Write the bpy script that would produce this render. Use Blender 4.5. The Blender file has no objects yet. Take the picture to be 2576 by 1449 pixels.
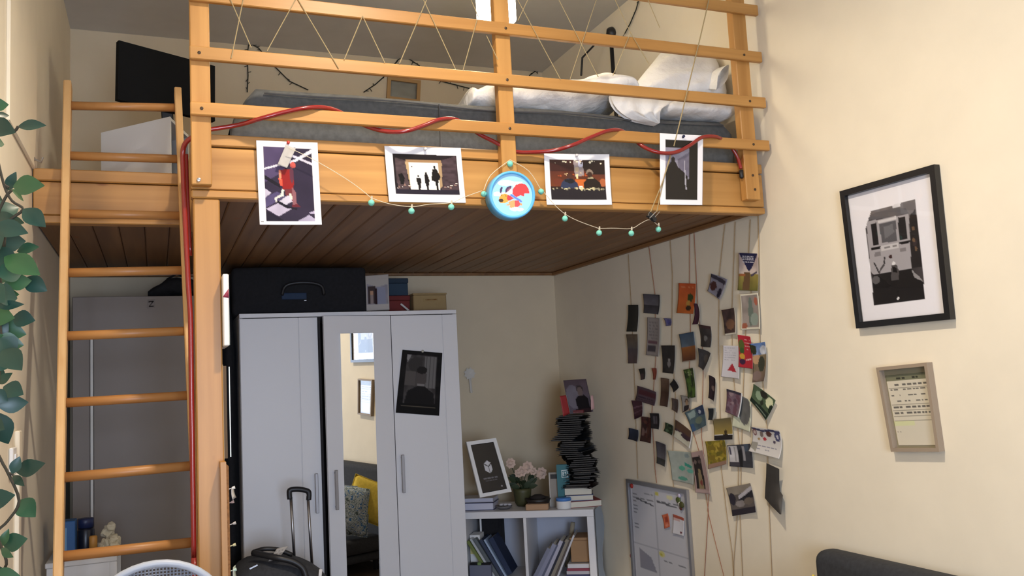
import bpy, bmesh, math, random
import numpy as np
from mathutils import Vector, Matrix

random.seed(7)
SC = bpy.context.scene
COL = SC.collection

# ------------------------------------------------------------------ camera
H, F, W_PX, H_PX = 1.503, 2189.0, 2576.0, 1449.0
def cam_axes(yaw, pitch, roll):
    c, s = math.cos, math.sin
    f = Vector((s(yaw)*c(pitch), c(yaw)*c(pitch), s(pitch)))
    r = Vector((c(yaw), -s(yaw), 0)); u = r.cross(f)
    return r*c(roll)+u*s(roll), -(-r*s(roll)+u*c(roll)), f
AX_R, AX_D, AX_F = cam_axes(math.radians(22.42), math.radians(5.95), math.radians(-3.01))
cam_data = bpy.data.cameras.new('camera')
cam = bpy.data.objects.new('camera', cam_data); COL.objects.link(cam)
cam_data.sensor_width = 36.0; cam_data.lens = F/W_PX*36.0; cam_data.clip_start = 0.05
m = Matrix.Identity(4)
for i in range(3):
    m[i][0] = AX_R[i]; m[i][1] = -AX_D[i]; m[i][2] = -AX_F[i]
m[2][3] = H
cam.matrix_world = m
SC.camera = cam

# ------------------------------------------------------------------ world, lamps, exposure
SC.view_settings.view_transform = 'Standard'
SC.view_settings.look = 'None'
SC.view_settings.gamma = 1.0
SC.view_settings.use_curve_mapping = False
SC.view_settings.exposure = 0.06
world = bpy.data.worlds.new('daylight'); SC.world = world
world.use_nodes = True
bg = world.node_tree.nodes['Background']
bg.inputs['Color'].default_value = (0.62, 0.78, 1.0, 1); bg.inputs['Strength'].default_value = 2.2

def lamp(name, kind, loc, energy, color, **kw):
    d = bpy.data.lights.new(name, kind); d.energy = energy; d.color = color
    for k, v in kw.items(): setattr(d, k, v)
    o = bpy.data.objects.new(name, d); COL.objects.link(o); o.location = loc
    return o
# the room's ceiling bulb in front of the loft, the pendant up on the loft, the daylight of the window
WARM = (1.0, 0.86, 0.68)
lamp('ceiling_bulb', 'AREA', (0.78, 1.85, 3.44), 45, WARM, shape='DISK', size=0.16, spread=math.radians(150))
wl = lamp('window_daylight', 'AREA', (0.22, -1.93, 1.35), 108, (0.62, 0.75, 1.0), shape='RECTANGLE', size=1.2, size_y=1.5)
wl.rotation_euler = (math.radians(90), 0, 0)

# ------------------------------------------------------------------ pixel -> point on a plane
def ray(px, py): return AX_R*(px-W_PX/2) + AX_D*(py-H_PX/2) + AX_F*F
def PX(X, px, py): d = ray(px, py); return Vector((0, 0, H)) + d*(X/d.x)
def PY(Y, px, py): d = ray(px, py); return Vector((0, 0, H)) + d*(Y/d.y)
def PZ(Z, px, py): d = ray(px, py); return Vector((0, 0, H)) + d*((Z-H)/d.z)

# ------------------------------------------------------------------ materials
def lin(h):
    h = h.lstrip('#')
    o = []
    for i in (0, 2, 4):
        c = int(h[i:i+2], 16)/255
        o.append(c/12.92 if c <= .04045 else ((c+.055)/1.055)**2.4)
    return tuple(o)
MATS = {}
def mat(name, color, rough=.6, metal=0, noise=0.0, nscale=30, bump=0.0, bdist=.004, emit=0, spec=None, trans=0, coat=0):
    if name in MATS: return MATS[name]
    if isinstance(color, str): color = lin(color)
    mt = bpy.data.materials.new(name); mt.use_nodes = True
    nt = mt.node_tree; b = nt.nodes['Principled BSDF']
    b.inputs['Base Color'].default_value = (*color, 1)
    b.inputs['Roughness'].default_value = rough; b.inputs['Metallic'].default_value = metal
    if spec is not None: b.inputs['Specular IOR Level'].default_value = spec
    if trans: b.inputs['Transmission Weight'].default_value = trans
    if coat: b.inputs['Coat Weight'].default_value = coat
    if emit:
        b.inputs['Emission Color'].default_value = (*color, 1); b.inputs['Emission Strength'].default_value = emit
    if noise or bump:
        tc = nt.nodes.new('ShaderNodeTexCoord'); n = nt.nodes.new('ShaderNodeTexNoise')
        n.inputs['Scale'].default_value = nscale; n.inputs['Detail'].default_value = 5
        nt.links.new(tc.outputs['Object'], n.inputs['Vector'])
        if noise:
            r = nt.nodes.new('ShaderNodeMapRange')
            r.inputs['From Min'].default_value = .3; r.inputs['From Max'].default_value = .7
            r.inputs['To Min'].default_value = 1-noise; r.inputs['To Max'].default_value = 1+noise
            nt.links.new(n.outputs['Fac'], r.inputs['Value'])
            mx = nt.nodes.new('ShaderNodeVectorMath'); mx.operation = 'SCALE'
            mx.inputs[0].default_value = color
            nt.links.new(r.outputs[0], mx.inputs['Scale'])
            nt.links.new(mx.outputs[0], b.inputs['Base Color'])
        if bump:
            bp = nt.nodes.new('ShaderNodeBump'); bp.inputs['Strength'].default_value = bump; bp.inputs['Distance'].default_value = bdist
            nt.links.new(n.outputs['Fac'], bp.inputs['Height']); nt.links.new(bp.outputs[0], b.inputs['Normal'])
    MATS[name] = mt
    return mt
def wood(name, axis, c1, c2, knots=True, rough=.42, dens=1.0):
    mt = bpy.data.materials.new(name); mt.use_nodes = True
    nt = mt.node_tree; b = nt.nodes['Principled BSDF']; b.inputs['Roughness'].default_value = rough
    L = nt.links.new; N = nt.nodes.new
    tc = N('ShaderNodeTexCoord'); oi = N('ShaderNodeObjectInfo')
    ml = N('ShaderNodeMath'); ml.operation = 'MULTIPLY'; ml.inputs[1].default_value = 37.0
    L(oi.outputs['Random'], ml.inputs[0])
    ad = N('ShaderNodeVectorMath'); ad.operation = 'ADD'
    L(tc.outputs['Object'], ad.inputs[0]); L(ml.outputs[0], ad.inputs[1])
    def mapped(al, ac):
        mp = N('ShaderNodeMapping'); sc = [ac]*3; sc['xyz'.index(axis)] = al
        mp.inputs['Scale'].default_value = sc; L(ad.outputs[0], mp.inputs['Vector']); return mp
    n = N('ShaderNodeTexNoise'); n.inputs['Scale'].default_value = 1; n.inputs['Detail'].default_value = 4; n.inputs['Distortion'].default_value = .5
    L(mapped(.8, 22).outputs[0], n.inputs['Vector'])
    rp = N('ShaderNodeValToRGB'); rp.color_ramp.elements[0].position = .3; rp.color_ramp.elements[1].position = .72
    rp.color_ramp.elements[0].color = (*lin(c1), 1); rp.color_ramp.elements[1].color = (*lin(c2), 1)
    L(n.outputs['Fac'], rp.inputs[0])
    n2 = N('ShaderNodeTexNoise'); n2.inputs['Scale'].default_value = 1; n2.inputs['Detail'].default_value = 2
    L(mapped(1.6, 4).outputs[0], n2.inputs['Vector'])
    mr = N('ShaderNodeMapRange'); mr.inputs['From Min'].default_value = .3; mr.inputs['From Max'].default_value = .7
    mr.inputs['To Min'].default_value = .86; mr.inputs['To Max'].default_value = 1.1
    L(n2.outputs['Fac'], mr.inputs['Value'])
    sc = N('ShaderNodeVectorMath'); sc.operation = 'SCALE'; L(rp.outputs[0], sc.inputs[0]); L(mr.outputs[0], sc.inputs['Scale'])
    out = sc.outputs[0]
    if knots:
        v = N('ShaderNodeTexVoronoi'); v.inputs['Scale'].default_value = 1
        L(mapped(3.4*dens, 6.5*dens).outputs[0], v.inputs['Vector'])
        kr = N('ShaderNodeValToRGB'); kr.color_ramp.elements[0].position = .05; kr.color_ramp.elements[1].position = .1
        kr.color_ramp.elements[0].color = (1, 1, 1, 1); kr.color_ramp.elements[1].color = (0, 0, 0, 1)
        L(v.outputs['Distance'], kr.inputs[0])
        mx = N('ShaderNodeMix'); mx.data_type = 'RGBA'
        L(kr.outputs[0], mx.inputs[0]); L(out, mx.inputs[6]); mx.inputs[7].default_value = (*lin('8a5424'), 1)
        out = mx.outputs[2]
    L(out, b.inputs['Base Color'])
    MATS[name] = mt
    return mt
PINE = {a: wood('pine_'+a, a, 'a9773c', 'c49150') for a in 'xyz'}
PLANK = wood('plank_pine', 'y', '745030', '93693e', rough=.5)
LADDER = {a: wood('ladder_pine_'+a, a, 'd6a66c', 'e2b880', dens=.7) for a in 'xz'}
RUNG = wood('rung_wood', 'x', 'a9713c', 'c08a50', knots=False)
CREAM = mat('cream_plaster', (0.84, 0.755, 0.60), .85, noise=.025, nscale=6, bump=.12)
CEIL = mat('ceiling_paint', (0.60, 0.58, 0.54), .9, noise=.03, nscale=8)
WHITE = mat('white_lacquer', (0.74, 0.73, 0.74), .42)
WHITE_M = mat('white_matt', (0.78, 0.77, 0.75), .7)
BLACK = mat('black_plastic', (0.012, 0.012, 0.014), .45)
BLACKCLOTH = mat('black_cloth', (0.009, 0.009, 0.011), .95, noise=.3, nscale=60)
STEEL = mat('brushed_steel', (0.45, 0.45, 0.47), .32, 1)
GREYM = mat('grey_handle', (0.36, 0.35, 0.36), .45, .6)
PAPER = mat('white_paper', (0.85, 0.85, 0.86), .7)
def print_mat(name, rough, spec=.5):
    mt = bpy.data.materials.new(name); mt.use_nodes = True; nt = mt.node_tree; b = nt.nodes['Principled BSDF']
    a = nt.nodes.new('ShaderNodeAttribute'); a.attribute_name = 'Col'
    nt.links.new(a.outputs['Color'], b.inputs['Base Color']); b.inputs['Roughness'].default_value = rough
    b.inputs['Specular IOR Level'].default_value = spec
    return mt
PRINT = print_mat('printed_card', .5, .35)
PRINT_GLOSS = print_mat('glossy_print', .22, .5)
PRINT_MATT = print_mat('printed_matt', .8, .2)

# ------------------------------------------------------------------ objects
OFF = {}
def tagp(o, label=None, cat=None, group=None, kind=None):
    if label: o['label'] = label
    if cat: o['category'] = cat
    if group: o['group'] = group
    if kind: o['kind'] = kind
    return o
def thing(name, label, cat, loc, group=None):
    o = bpy.data.objects.new(name, None); o.empty_display_size = .05; COL.objects.link(o)
    o.location = loc; OFF[o.name] = Vector(loc)
    return tagp(o, label, cat, group)

class MB:
    def __init__(s): s.b = bmesh.new()
    def box(s, lo, hi, bevel=0, seg=1):
        lo, hi = Vector(lo), Vector(hi)
        return s.obox((lo+hi)/2, [abs(hi[i]-lo[i]) for i in range(3)], None, bevel, seg)
    def obox(s, c, size, rot=None, bevel=0, seg=1):
        r = bmesh.ops.create_cube(s.b, size=1)
        vs = r['verts']
        bmesh.ops.scale(s.b, vec=size, verts=vs)
        if bevel:
            es = list({e for v in vs for e in v.link_edges})
            q = bmesh.ops.bevel(s.b, geom=es, offset=bevel, segments=seg, affect='EDGES', profile=.5)
            vs = list({v for f in q['faces'] for v in f.verts} | {v for v in vs if v.is_valid})
        M = Matrix.Translation(Vector(c)) @ (rot.to_4x4() if rot is not None else Matrix.Identity(4))
        bmesh.ops.transform(s.b, matrix=M, verts=vs)
        return s
    def bar(s, p, q, w, h, up=(0, 0, 1), bevel=0):
        p, q = Vector(p), Vector(q); d = (q-p); L = d.length; d.normalize()
        x = d.cross(Vector(up)).normalized(); z = x.cross(d)
        R = Matrix((x, d, z)).transposed()
        return s.obox((p+q)/2, (w, L, h), R, bevel)
    def tube(s, pts, r, n=6, cap=True):
        pts = [Vector(p) for p in pts]; rings = []
        rr = r if isinstance(r, (list, tuple)) else [r]*len(pts)
        t0 = (pts[1]-pts[0]).normalized()
        a = Vector((0, 0, 1)) if abs(t0.z) < .9 else Vector((1, 0, 0))
        nx = t0.cross(a).normalized()
        for i, p in enumerate(pts):
            t = (pts[min(i+1, len(pts)-1)]-pts[max(i-1, 0)]).normalized()
            nx = (nx - t*nx.dot(t)).normalized(); ny = t.cross(nx)
            rings.append([s.b.verts.new(p+(nx*math.cos(2*math.pi*k/n)+ny*math.sin(2*math.pi*k/n))*rr[i]) for k in range(n)])
        for i in range(len(rings)-1):
            for k in range(n):
                s.b.faces.new((rings[i][k], rings[i][(k+1) % n], rings[i+1][(k+1) % n], rings[i+1][k]))
        if cap: s.b.faces.new(rings[0][::-1]); s.b.faces.new(rings[-1])
        return s
    def lathe(s, prof, c, axis=(0, 0, 1), n=20, cap=True):
        c = Vector(c); ax = Vector(axis).normalized()
        a = Vector((1, 0, 0)) if abs(ax.x) < .9 else Vector((0, 0, 1))
        x = ax.cross(a).normalized(); y = ax.cross(x); rings = []
        for (r, h) in prof:
            rings.append([s.b.verts.new(c+ax*h+(x*math.cos(2*math.pi*k/n)+y*math.sin(2*math.pi*k/n))*max(r, 1e-4)) for k in range(n)])
        for i in range(len(rings)-1):
            for k in range(n):
                s.b.faces.new((rings[i][k], rings[i][(k+1) % n], rings[i+1][(k+1) % n], rings[i+1][k]))
        if cap: s.b.faces.new(rings[0][::-1]); s.b.faces.new(rings[-1])
        return s
    def ball(s, c, r, sub=2, scale=(1, 1, 1)):
        q = bmesh.ops.create_icosphere(s.b, subdivisions=sub, radius=r)
        bmesh.ops.scale(s.b, vec=scale, verts=q['verts'])
        bmesh.ops.translate(s.b, vec=Vector(c), verts=q['verts'])
        return s
    def prism(s, pts, d):
        d = Vector(d); a = [s.b.verts.new(Vector(p)) for p in pts]; b = [s.b.verts.new(Vector(p)+d) for p in pts]
        n = len(a)
        s.b.faces.new(a[::-1]); s.b.faces.new(b)
        for i in range(n): s.b.faces.new((a[i], a[(i+1) % n], b[(i+1) % n], b[i]))
        return s
    def grid(s, P, closed_u=False):
        R = [[s.b.verts.new(Vector(p)) for p in row] for row in P]
        for i in range(len(R)-1):
            for j in range(len(R[0])-(0 if closed_u else 1)):
                s.b.faces.new((R[i][j], R[i][(j+1) % len(R[0])], R[i+1][(j+1) % len(R[0])], R[i+1][j]))
        return s
    def build(s, name, material, parent=None, smooth=False, loc=None, sub=0, label=None, cat=None, group=None, kind=None):
        bmesh.ops.recalc_face_normals(s.b, faces=s.b.faces[:])
        off = Vector((0, 0, 0))
        if parent is not None: off = OFF[parent.name]
        elif loc is not None: off = Vector(loc)
        bmesh.ops.translate(s.b, vec=-off, verts=s.b.verts[:])
        me = bpy.data.meshes.new(name); s.b.to_mesh(me); s.b.free()
        me.materials.append(material)
        if smooth:
            me.polygons.foreach_set('use_smooth', [True]*len(me.polygons))
        o = bpy.data.objects.new(name, me); COL.objects.link(o)
        if parent is not None: o.parent = parent
        elif loc is not None: o.location = loc
        OFF[o.name] = off
        if sub:
            md = o.modifiers.new('Subdivision', 'SUBSURF'); md.levels = sub; md.render_levels = sub
        return tagp(o, label, cat, group, kind)

# ---- flat prints: a sheet of paper whose print is a grid of colours
def vnoise(U, V, fu, fv, seed):
    rs = np.random.RandomState(seed); G = rs.rand(int(fv)+2, int(fu)+2)
    x = U*fu; y = V*fv; i = x.astype(int); j = y.astype(int); a = x-i; b = y-j
    a = a*a*(3-2*a); b = b*b*(3-2*b)
    return (G[j, i]*(1-a)+G[j, i+1]*a)*(1-b)+(G[j+1, i]*(1-a)+G[j+1, i+1]*a)*b
def inpoly(U, V, pts):
    ins = np.zeros(U.shape, bool); n = len(pts)
    for k in range(n):
        (x0, y0), (x1, y1) = pts[k], pts[(k+1) % n]
        if y0 == y1: continue
        c = ((y0 > V) != (y1 > V)) & (U < (x1-x0)*(V-y0)/(y1-y0)+x0)
        ins ^= c
    return ins
def paint(nx, ny, ops):
    U, V = np.meshgrid(np.linspace(0, 1, nx+1), np.linspace(0, 1, ny+1))
    C = np.ones(U.shape+(3,))*.85
    for op in ops:
        k = op[0]
        if k == 'f': C[:] = lin(op[1])
        elif k == 'g':
            t = np.clip((V-op[1])/(op[3]-op[1]), 0, 1)[..., None]
            mk = (V >= op[1]) & (V <= op[3])
            G = np.array(lin(op[2]))*(1-t)+np.array(lin(op[4]))*t
            C[mk] = G[mk]
        elif k == 'r': C[(U >= op[1]) & (U <= op[3]) & (V >= op[2]) & (V <= op[4])] = lin(op[5])
        elif k == 'e': C[((U-op[1])/op[3])**2+((V-op[2])/op[4])**2 <= 1] = lin(op[5])
        elif k == 'p': C[inpoly(U, V, op[1])] = lin(op[2])
        elif k == 'o': C[~inpoly(U, V, op[1])] = lin(op[2])
        elif k == 'l':
            (x0, y0), (x1, y1), w = op[1], op[2], op[3]
            dx, dy = x1-x0, y1-y0; t = np.clip(((U-x0)*dx+(V-y0)*dy)/(dx*dx+dy*dy), 0, 1)
            C[np.hypot(U-x0-t*dx, V-y0-t*dy) < w] = lin(op[4])
        elif k == 'n':
            f = 1+op[1]*(vnoise(U, V, op[2], op[2]*1.3, op[3])*2-1); C *= f[..., None]
        elif k == 's':
            rs = np.random.RandomState(op[2]); x0, y0, x1, y1 = op[3]
            for _ in range(op[1]):
                cx = rs.uniform(x0, x1); cy = rs.uniform(y0, y1); r = op[5]*rs.uniform(.5, 1.4)
                C[((U-cx)/r)**2+((V-cy)/(r*rs.uniform(.5, 1.5)))**2 <= 1] = lin(op[4][rs.randint(len(op[4]))])
        elif k == 'w':      # rows of handwriting or small print
            x0, y0, x1, y1, rows, col, seed = op[1:8]; rs = np.random.RandomState(seed); dh = (y1-y0)/rows
            for q in range(rows):
                x = x0
                while x < x1-.01:
                    wd = rs.uniform(.04, .13)
                    if rs.rand() < .82:
                        C[(U >= x) & (U <= min(x+wd, x1)) & (V >= y0+q*dh+dh*.25) & (V <= y0+q*dh+dh*.25+max(dh*.4, .8/ny))] = lin(col)
                    x += wd+.03
        elif k == 'b':
            mk = (U < op[1]) | (U > 1-op[1]) | (V < op[2]) | (V > 1-op[2]); C[mk] = lin(op[3])
    return np.clip(C, 0, 1)
def sheet(name, Q, ops, res, parent=None, material=None, curl=(0, 0, 0), thick=.0008, loc=None, **kw):
    """Q: corners top-left, top-right, bottom-right, bottom-left as seen from the room"""
    nx, ny = res; TL, TR, BR, BL = [np.array(q, float) for q in Q]
    U, V = np.meshgrid(np.linspace(0, 1, nx+1), np.linspace(0, 1, ny+1)); u = U[..., None]; v = V[..., None]
    P = (TL*(1-u)+TR*u)*(1-v)+(BL*(1-u)+BR*u)*v
    n = np.cross((BL+BR-TL-TR), (TR+BR-TL-BL)); n /= np.linalg.norm(n)
    if n @ (np.array([0, 0, H])-P.mean((0, 1))) < 0: n = -n
    a, b = 2*U-1, 2*V-1
    P = P+n*(curl[0]*a*a+curl[1]*b*b+curl[2]*a*b)[..., None]
    B = P-n*thick
    C = paint(nx, ny, ops)
    off = OFF[parent.name] if parent is not None else (Vector(loc) if loc is not None else Vector(((P[-1].mean(0))).tolist()))
    N = (nx+1)*(ny+1)
    co = np.concatenate([P.reshape(-1, 3), B.reshape(-1, 3)])-np.array(off)
    idx = np.arange(N).reshape(ny+1, nx+1)
    q = np.stack([idx[:-1, :-1], idx[1:, :-1], idx[1:, 1:], idx[:-1, 1:]], -1).reshape(-1, 4)
    faces = [q, q[:, ::-1]+N]
    for e in (idx[0], idx[-1][::-1], idx[:, 0][::-1], idx[:, -1]):
        faces.append(np.stack([e[:-1], e[1:], e[1:]+N, e[:-1]+N], -1))
    me = bpy.data.meshes.new(name); me.from_pydata(co.tolist(), [], np.concatenate(faces).tolist())
    cols = np.concatenate([C.reshape(-1, 3), np.ones((N, 3))*.7]); cols = np.concatenate([cols, np.ones((2*N, 1))], 1)
    at = me.color_attributes.new('Col', 'FLOAT_COLOR', 'POINT'); at.data.foreach_set('color', cols.astype(np.float32).ravel())
    me.materials.append(material or PRINT)
    me.polygons.foreach_set('use_smooth', [True]*len(me.polygons))
    me.update()
    o = bpy.data.objects.new(name, me); COL.objects.link(o)
    if parent is not None: o.parent = parent
    else: o.location = off
    OFF[o.name] = off
    return tagp(o, **kw)

# ------------------------------------------------------------------ the room
XL, XR, YB, YN, ZC = -0.42, 2.43, 5.16, -2.0, 3.547
def struct(name, mb, m, **kw): return mb.build(name, m, kind='structure', **kw)
struct('floor', MB().box((XL-.1, YN-.1, -.1), (XR+.1, YB+.1, 0)), wood('floor_oak', 'y', '5f5148', '75665a', knots=False, rough=.5))
struct('ceiling', MB().box((XL-.1, YN-.1, ZC), (XR+.1, YB+.1, ZC+.1)), CEIL)
struct('wall_back', MB().box((XL-.1, YB, 0), (XR+.1, YB+.1, ZC)), mat('shaded_plaster', (0.66, 0.55, 0.385), .85, noise=.025, nscale=6, bump=.12))  # darker than the cream walls: under-loft shade put into the whole wall's colour
struct('wall_right', MB().box((XR, YN-.1, 0), (XR+.1, YB, ZC)), CREAM)
struct('wall_left', MB().box((XL-.1, YN-.1, 0), (XL, YB, ZC)), CREAM)
wx0, wx1, wz0, wz1 = -.36, .98, .6, 2.3
struct('wall_front', MB().box((XL, YN-.1, 0), (wx0, YN, ZC)).box((wx1, YN-.1, 0), (XR, YN, ZC)).box((wx0, YN-.1, 0), (wx1, YN, wz0)).box((wx0, YN-.1, wz1), (wx1, YN, ZC)), CREAM)
wf = MB()
for a, b in (((wx0, wz0), (wx1, wz0+.06)), ((wx0, wz1-.06), (wx1, wz1)), ((wx0, wz0), (wx0+.06, wz1)), ((wx1-.06, wz0), (wx1, wz1)), ((.28, wz0), (.34, wz1))):
    wf.box((a[0], YN-.07, a[1]), (b[0], YN-.02, b[1]))
win = struct('window_1', wf, WHITE_M)
glass = bpy.data.materials.new('window_glass'); glass.use_nodes = True
gb = glass.node_tree.nodes['Principled BSDF']; gb.inputs['Transmission Weight'].default_value = 1; gb.inputs['Roughness'].default_value = 0; gb.inputs['IOR'].default_value = 1.05
MB().box((wx0+.06, YN-.05, wz0+.06), (.28, YN-.044, wz1-.06)).build('pane', glass, win)
MB().box((.34, YN-.05, wz0+.06), (wx1-.06, YN-.044, wz1-.06)).build('pane', glass, win)
# pale upright trim and the step in the left wall under the loft
struct('trim_1', MB().box((XL, 3.20, 0), (XL+.015, 3.255, 1.42), .003), CREAM)
struct('trim_2', MB().box((XL, 2.97, 2.37), (XL+.012, 3.62, ZC), .003), CREAM)
struct('baseboard_back', MB().box((XL, YB-.015, 0), (XR, YB, .08)), WHITE_M)
struct('baseboard_right', MB().box((XR-.015, YN, 0), (XR, YB-.02, .08)), WHITE_M)

# ------------------------------------------------------------------ the loft
YF = 2.977
loft = thing('loft_platform', 'pine loft platform with slatted railing, boarded underside and one square post', 'loft', (1.2, 4.0, 0))
ZB, ZT = 2.146, 2.362
XE = 2.415
def lp(name, mb, m, label=None, **kw): return mb.build(name, m, loft, label=label, **kw)
lp('fascia_board', MB().box((.112, YF, ZB+.03), (XE, YF+.045, ZT-.045), .003), PINE['x'])
lp('ledge_strip', MB().box((.112, YF-.006, ZT-.040), (XE, YF+.05, ZT), .004), PINE['x'])
lp('lower_strip', MB().box((.112, YF-.004, ZB), (XE, YF+.05, ZB+.027), .004), PINE['x'])
YP = YF-.047
for x0, x1, z0 in ((.112, .174, 2.180), (1.196, 1.256, 2.262), (2.292, 2.362, 2.196)):
    lp('post', MB().box((x0, YP, z0), (x1, YF-.007, ZC-.02), .003), PINE['z'])
for z0, z1 in ((2.406, 2.450), (2.593, 2.638), (2.793, 2.839), (3.002, 3.048), (3.21, 3.255)):
    lp('rail', MB().box((.110, YP-.021, z0), (XE, YP-.001, z1), .003), PINE['x'])
# screws and notch of the left post
for px, py in ((500, 452),):
    p = PY(YP-.001, px, py); lp('screw', MB().lathe([(.006, 0), (.006, .004), (.002, .005)], p, (0, -1, 0), 10), STEEL)
for zz, xx in ((2.428, .145), (2.615, .14), (2.615, 1.225), (2.428, 1.225), (2.615, 2.33), (2.428, 2.33), (2.816, 1.23), (2.816, 2.32), (2.30, 2.33), (2.24, 2.335)):
    lp('screw', MB().lathe([(.0055, 0), (.0055, .002), (.002, .0035)], (xx, YP-.021 if zz > 2.35 else YP, zz), (0, -1, 0), 8), mat('dark_screw', '4a3a2c', .5, .5))
lp('square_post', MB().box((.118, YF+.002, 0), (.20, YF+.095, ZB-.001), .004), PINE['z'])
YR = 3.594
lp('recess_beam', MB().box((XL+.004, YR, 2.20), (.115, YR+.05, 2.325), .003), PINE['x'])
lp('recess_ledge', MB().box((XL+.004, YR-.008, 2.328), (.115, YR+.05, 2.374), .004), PINE['x'])
lp('recess_lower_strip', MB().box((XL+.004, YR-.006, 2.168), (.115, YR+.05, 2.197), .003), PINE['x'])
lp('side_beam', MB().box((.117, YF+.05, ZB+.006), (.155, YR+.05, ZT-.002), .003), PINE['y'])
# boarded underside: one object per board, with open joints
ZU = 2.182
pw = .0945; x = XL+.005; protos = {}
while x < XR-.02:
    x1 = min(x+pw, XR-.006)
    y0 = YR+.052 if x+pw/2 < .13 else YF+.052
    key = (y0, round(x1-x, 4))
    if key not in protos:
        b = MB(); w_ = x1-x-.002
        zz = [(0, ZU+.014), (0, ZU+.005), (.005, ZU), (w_-.005, ZU), (w_, ZU+.005), (w_, ZU+.014)]
        b.prism([(x+q, y0, z) for q, z in zz], (0, YB-.006-y0, 0))
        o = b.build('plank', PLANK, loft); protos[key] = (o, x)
    else:
        o = protos[key][0].copy(); COL.objects.link(o); o.parent = loft
        o.location = (x-protos[key][1], 0, 0)
    x += pw
lp('joint_backing', MB().box((.13, YF+.052, ZU+.0145), (XR-.006, YB-.006, ZU+.02)).box((XL+.006, YR+.052, ZU+.0145), (.129, YB-.006, ZU+.02)), PLANK)
lp('deck', MB().box((.156, YF+.052, 2.325), (XR-.006, YB-.006, 2.36)).box((XL+.006, YR+.052, 2.325), (.155, YB-.006, 2.36)), PINE['y'])
lp('edge_trim', MB().box((XR-.026, YF+.052, ZU-.022), (XR-.006, YB-.03, ZU-.001), .003), PLANK)
lp('edge_trim', MB().box((XL+.006, YB-.028, ZU-.018), (XR-.006, YB-.006, ZU-.001), .003), PLANK)

# ------------------------------------------------------------------ things up on the loft
MGREY = mat('mattress_grey', (0.095, 0.097, 0.095), .95, noise=.16, nscale=55, bump=.25)
mt_ = thing('mattress', 'long dark grey fabric mattress lying on the loft deck', 'mattress', (1.3, 3.75, 2.36))
def mattress_mesh():
    b = MB(); xs = [.245, .262, .30, .335, .39, .7, 1.1, 1.5, 1.9, 2.2, 2.29, 2.325, 2.335]
    rows = []
    for i, x in enumerate(xs):
        t = max(0, min(1, (x-.245)/.09)); tr = max(0, min(1, (2.335-x)/.04))
        top = 2.366+.03+(.175*t**.55)*(.75+.25*tr)+.004*math.sin(x*9)
        f = 3.062+.02*(1-t)+.006*math.sin(x*7)
        rows.append([(x, f+.012, 2.364), (x, f-.004, 2.375), (x, f-.008, 2.42), (x, f-.004, top-.05), (x, f, top-.018), (x, f+.018, top-.004), (x, f+.05, top), (x, 4.3, top), (x, 4.43, top-.03), (x, 4.44, 2.364)])
    b.grid(rows, True)
    b.b.faces.ensure_lookup_table()
    return b
mm = mattress_mesh(); bmesh.ops.holes_fill(mm.b, edges=mm.b.edges[:]); mo = mm.build('cover', MGREY, mt_, smooth=True)
pf = [(x_, 3.052+.006*math.sin(x_*7), 2.545+.004*math.sin(x_*9)) for x_ in np.linspace(.36, 2.29, 24)]
MB().tube(pf, .004, 5).build('piping', mat('mattress_piping', (.10, .10, .10), .9), mt_, smooth=True)
MB().tube([(1.0, 3.052, 2.37), (1.0, 3.046, 2.45), (1.0, 3.05, 2.55)], .003, 5).build('seam', MATS['mattress_piping'], mt_)

DUVET = mat('white_cotton', (0.80, 0.79, 0.77), .9, bump=.6, nscale=11, bdist=.03)
def nz(x, y, z):
    from mathutils import noise
    return noise.noise(Vector((x, y, z)))
def lumps(secs, n=26, amp=.017, fr=11):
    """secs: (x, y_front, y_back, z_low, z_high): closed cross-sections along x"""
    b = MB(); rows = []
    # densify
    ds = []
    for i in range(len(secs)-1):
        for k in range(4):
            t = k/4; ds.append([secs[i][j]*(1-t)+secs[i+1][j]*t for j in range(5)])
    ds.append(secs[-1])
    for (x, yf, yb, z0, z1) in ds:
        row = []
        for k in range(n):
            a = 2*math.pi*k/n; ca, sa = math.cos(a), math.sin(a)
            y = (yf+yb)/2-(yb-yf)/2*math.copysign(abs(ca)**.7, ca); z = (z0+z1)/2+(z1-z0)/2*math.copysign(abs(sa)**.8, sa)
            d = amp*nz(x*fr*.7, y*fr*.7, z*fr)+amp*2.2*(abs(nz(x*fr*.9+3, y*fr*.7, z*fr*1.3+x*6))-.3)
            row.append((x, y-ca*d*1.2, z+sa*d))
        rows.append(row)
    b.grid(rows, True)
    bmesh.ops.holes_fill(b.b, edges=b.b.edges[:])
    return b
dv = thing('duvet', 'crumpled white duvet bunched along the front of the grey mattress', 'duvet', (1.5, 3.3, 2.55))
secs = []
for px, yt, yb_ in ((1178, 236, 250), (1195, 217, 256), (1235, 204, 262), (1290, 212, 263), (1340, 206, 266), (1390, 204, 270), (1440, 196, 268), (1480, 188, 262), (1530, 186, 252), (1566, 205, 238), (1580, 222, 236)):
    a = PY(3.14, px, yt); c = PY(3.04, px, yb_)
    secs.append((a.x, 3.032 if px > 1200 else 3.1, 3.5, max(c.z, 2.53), a.z))
lumps(secs).build('bundle', DUVET, dv, smooth=True, sub=1)
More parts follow.
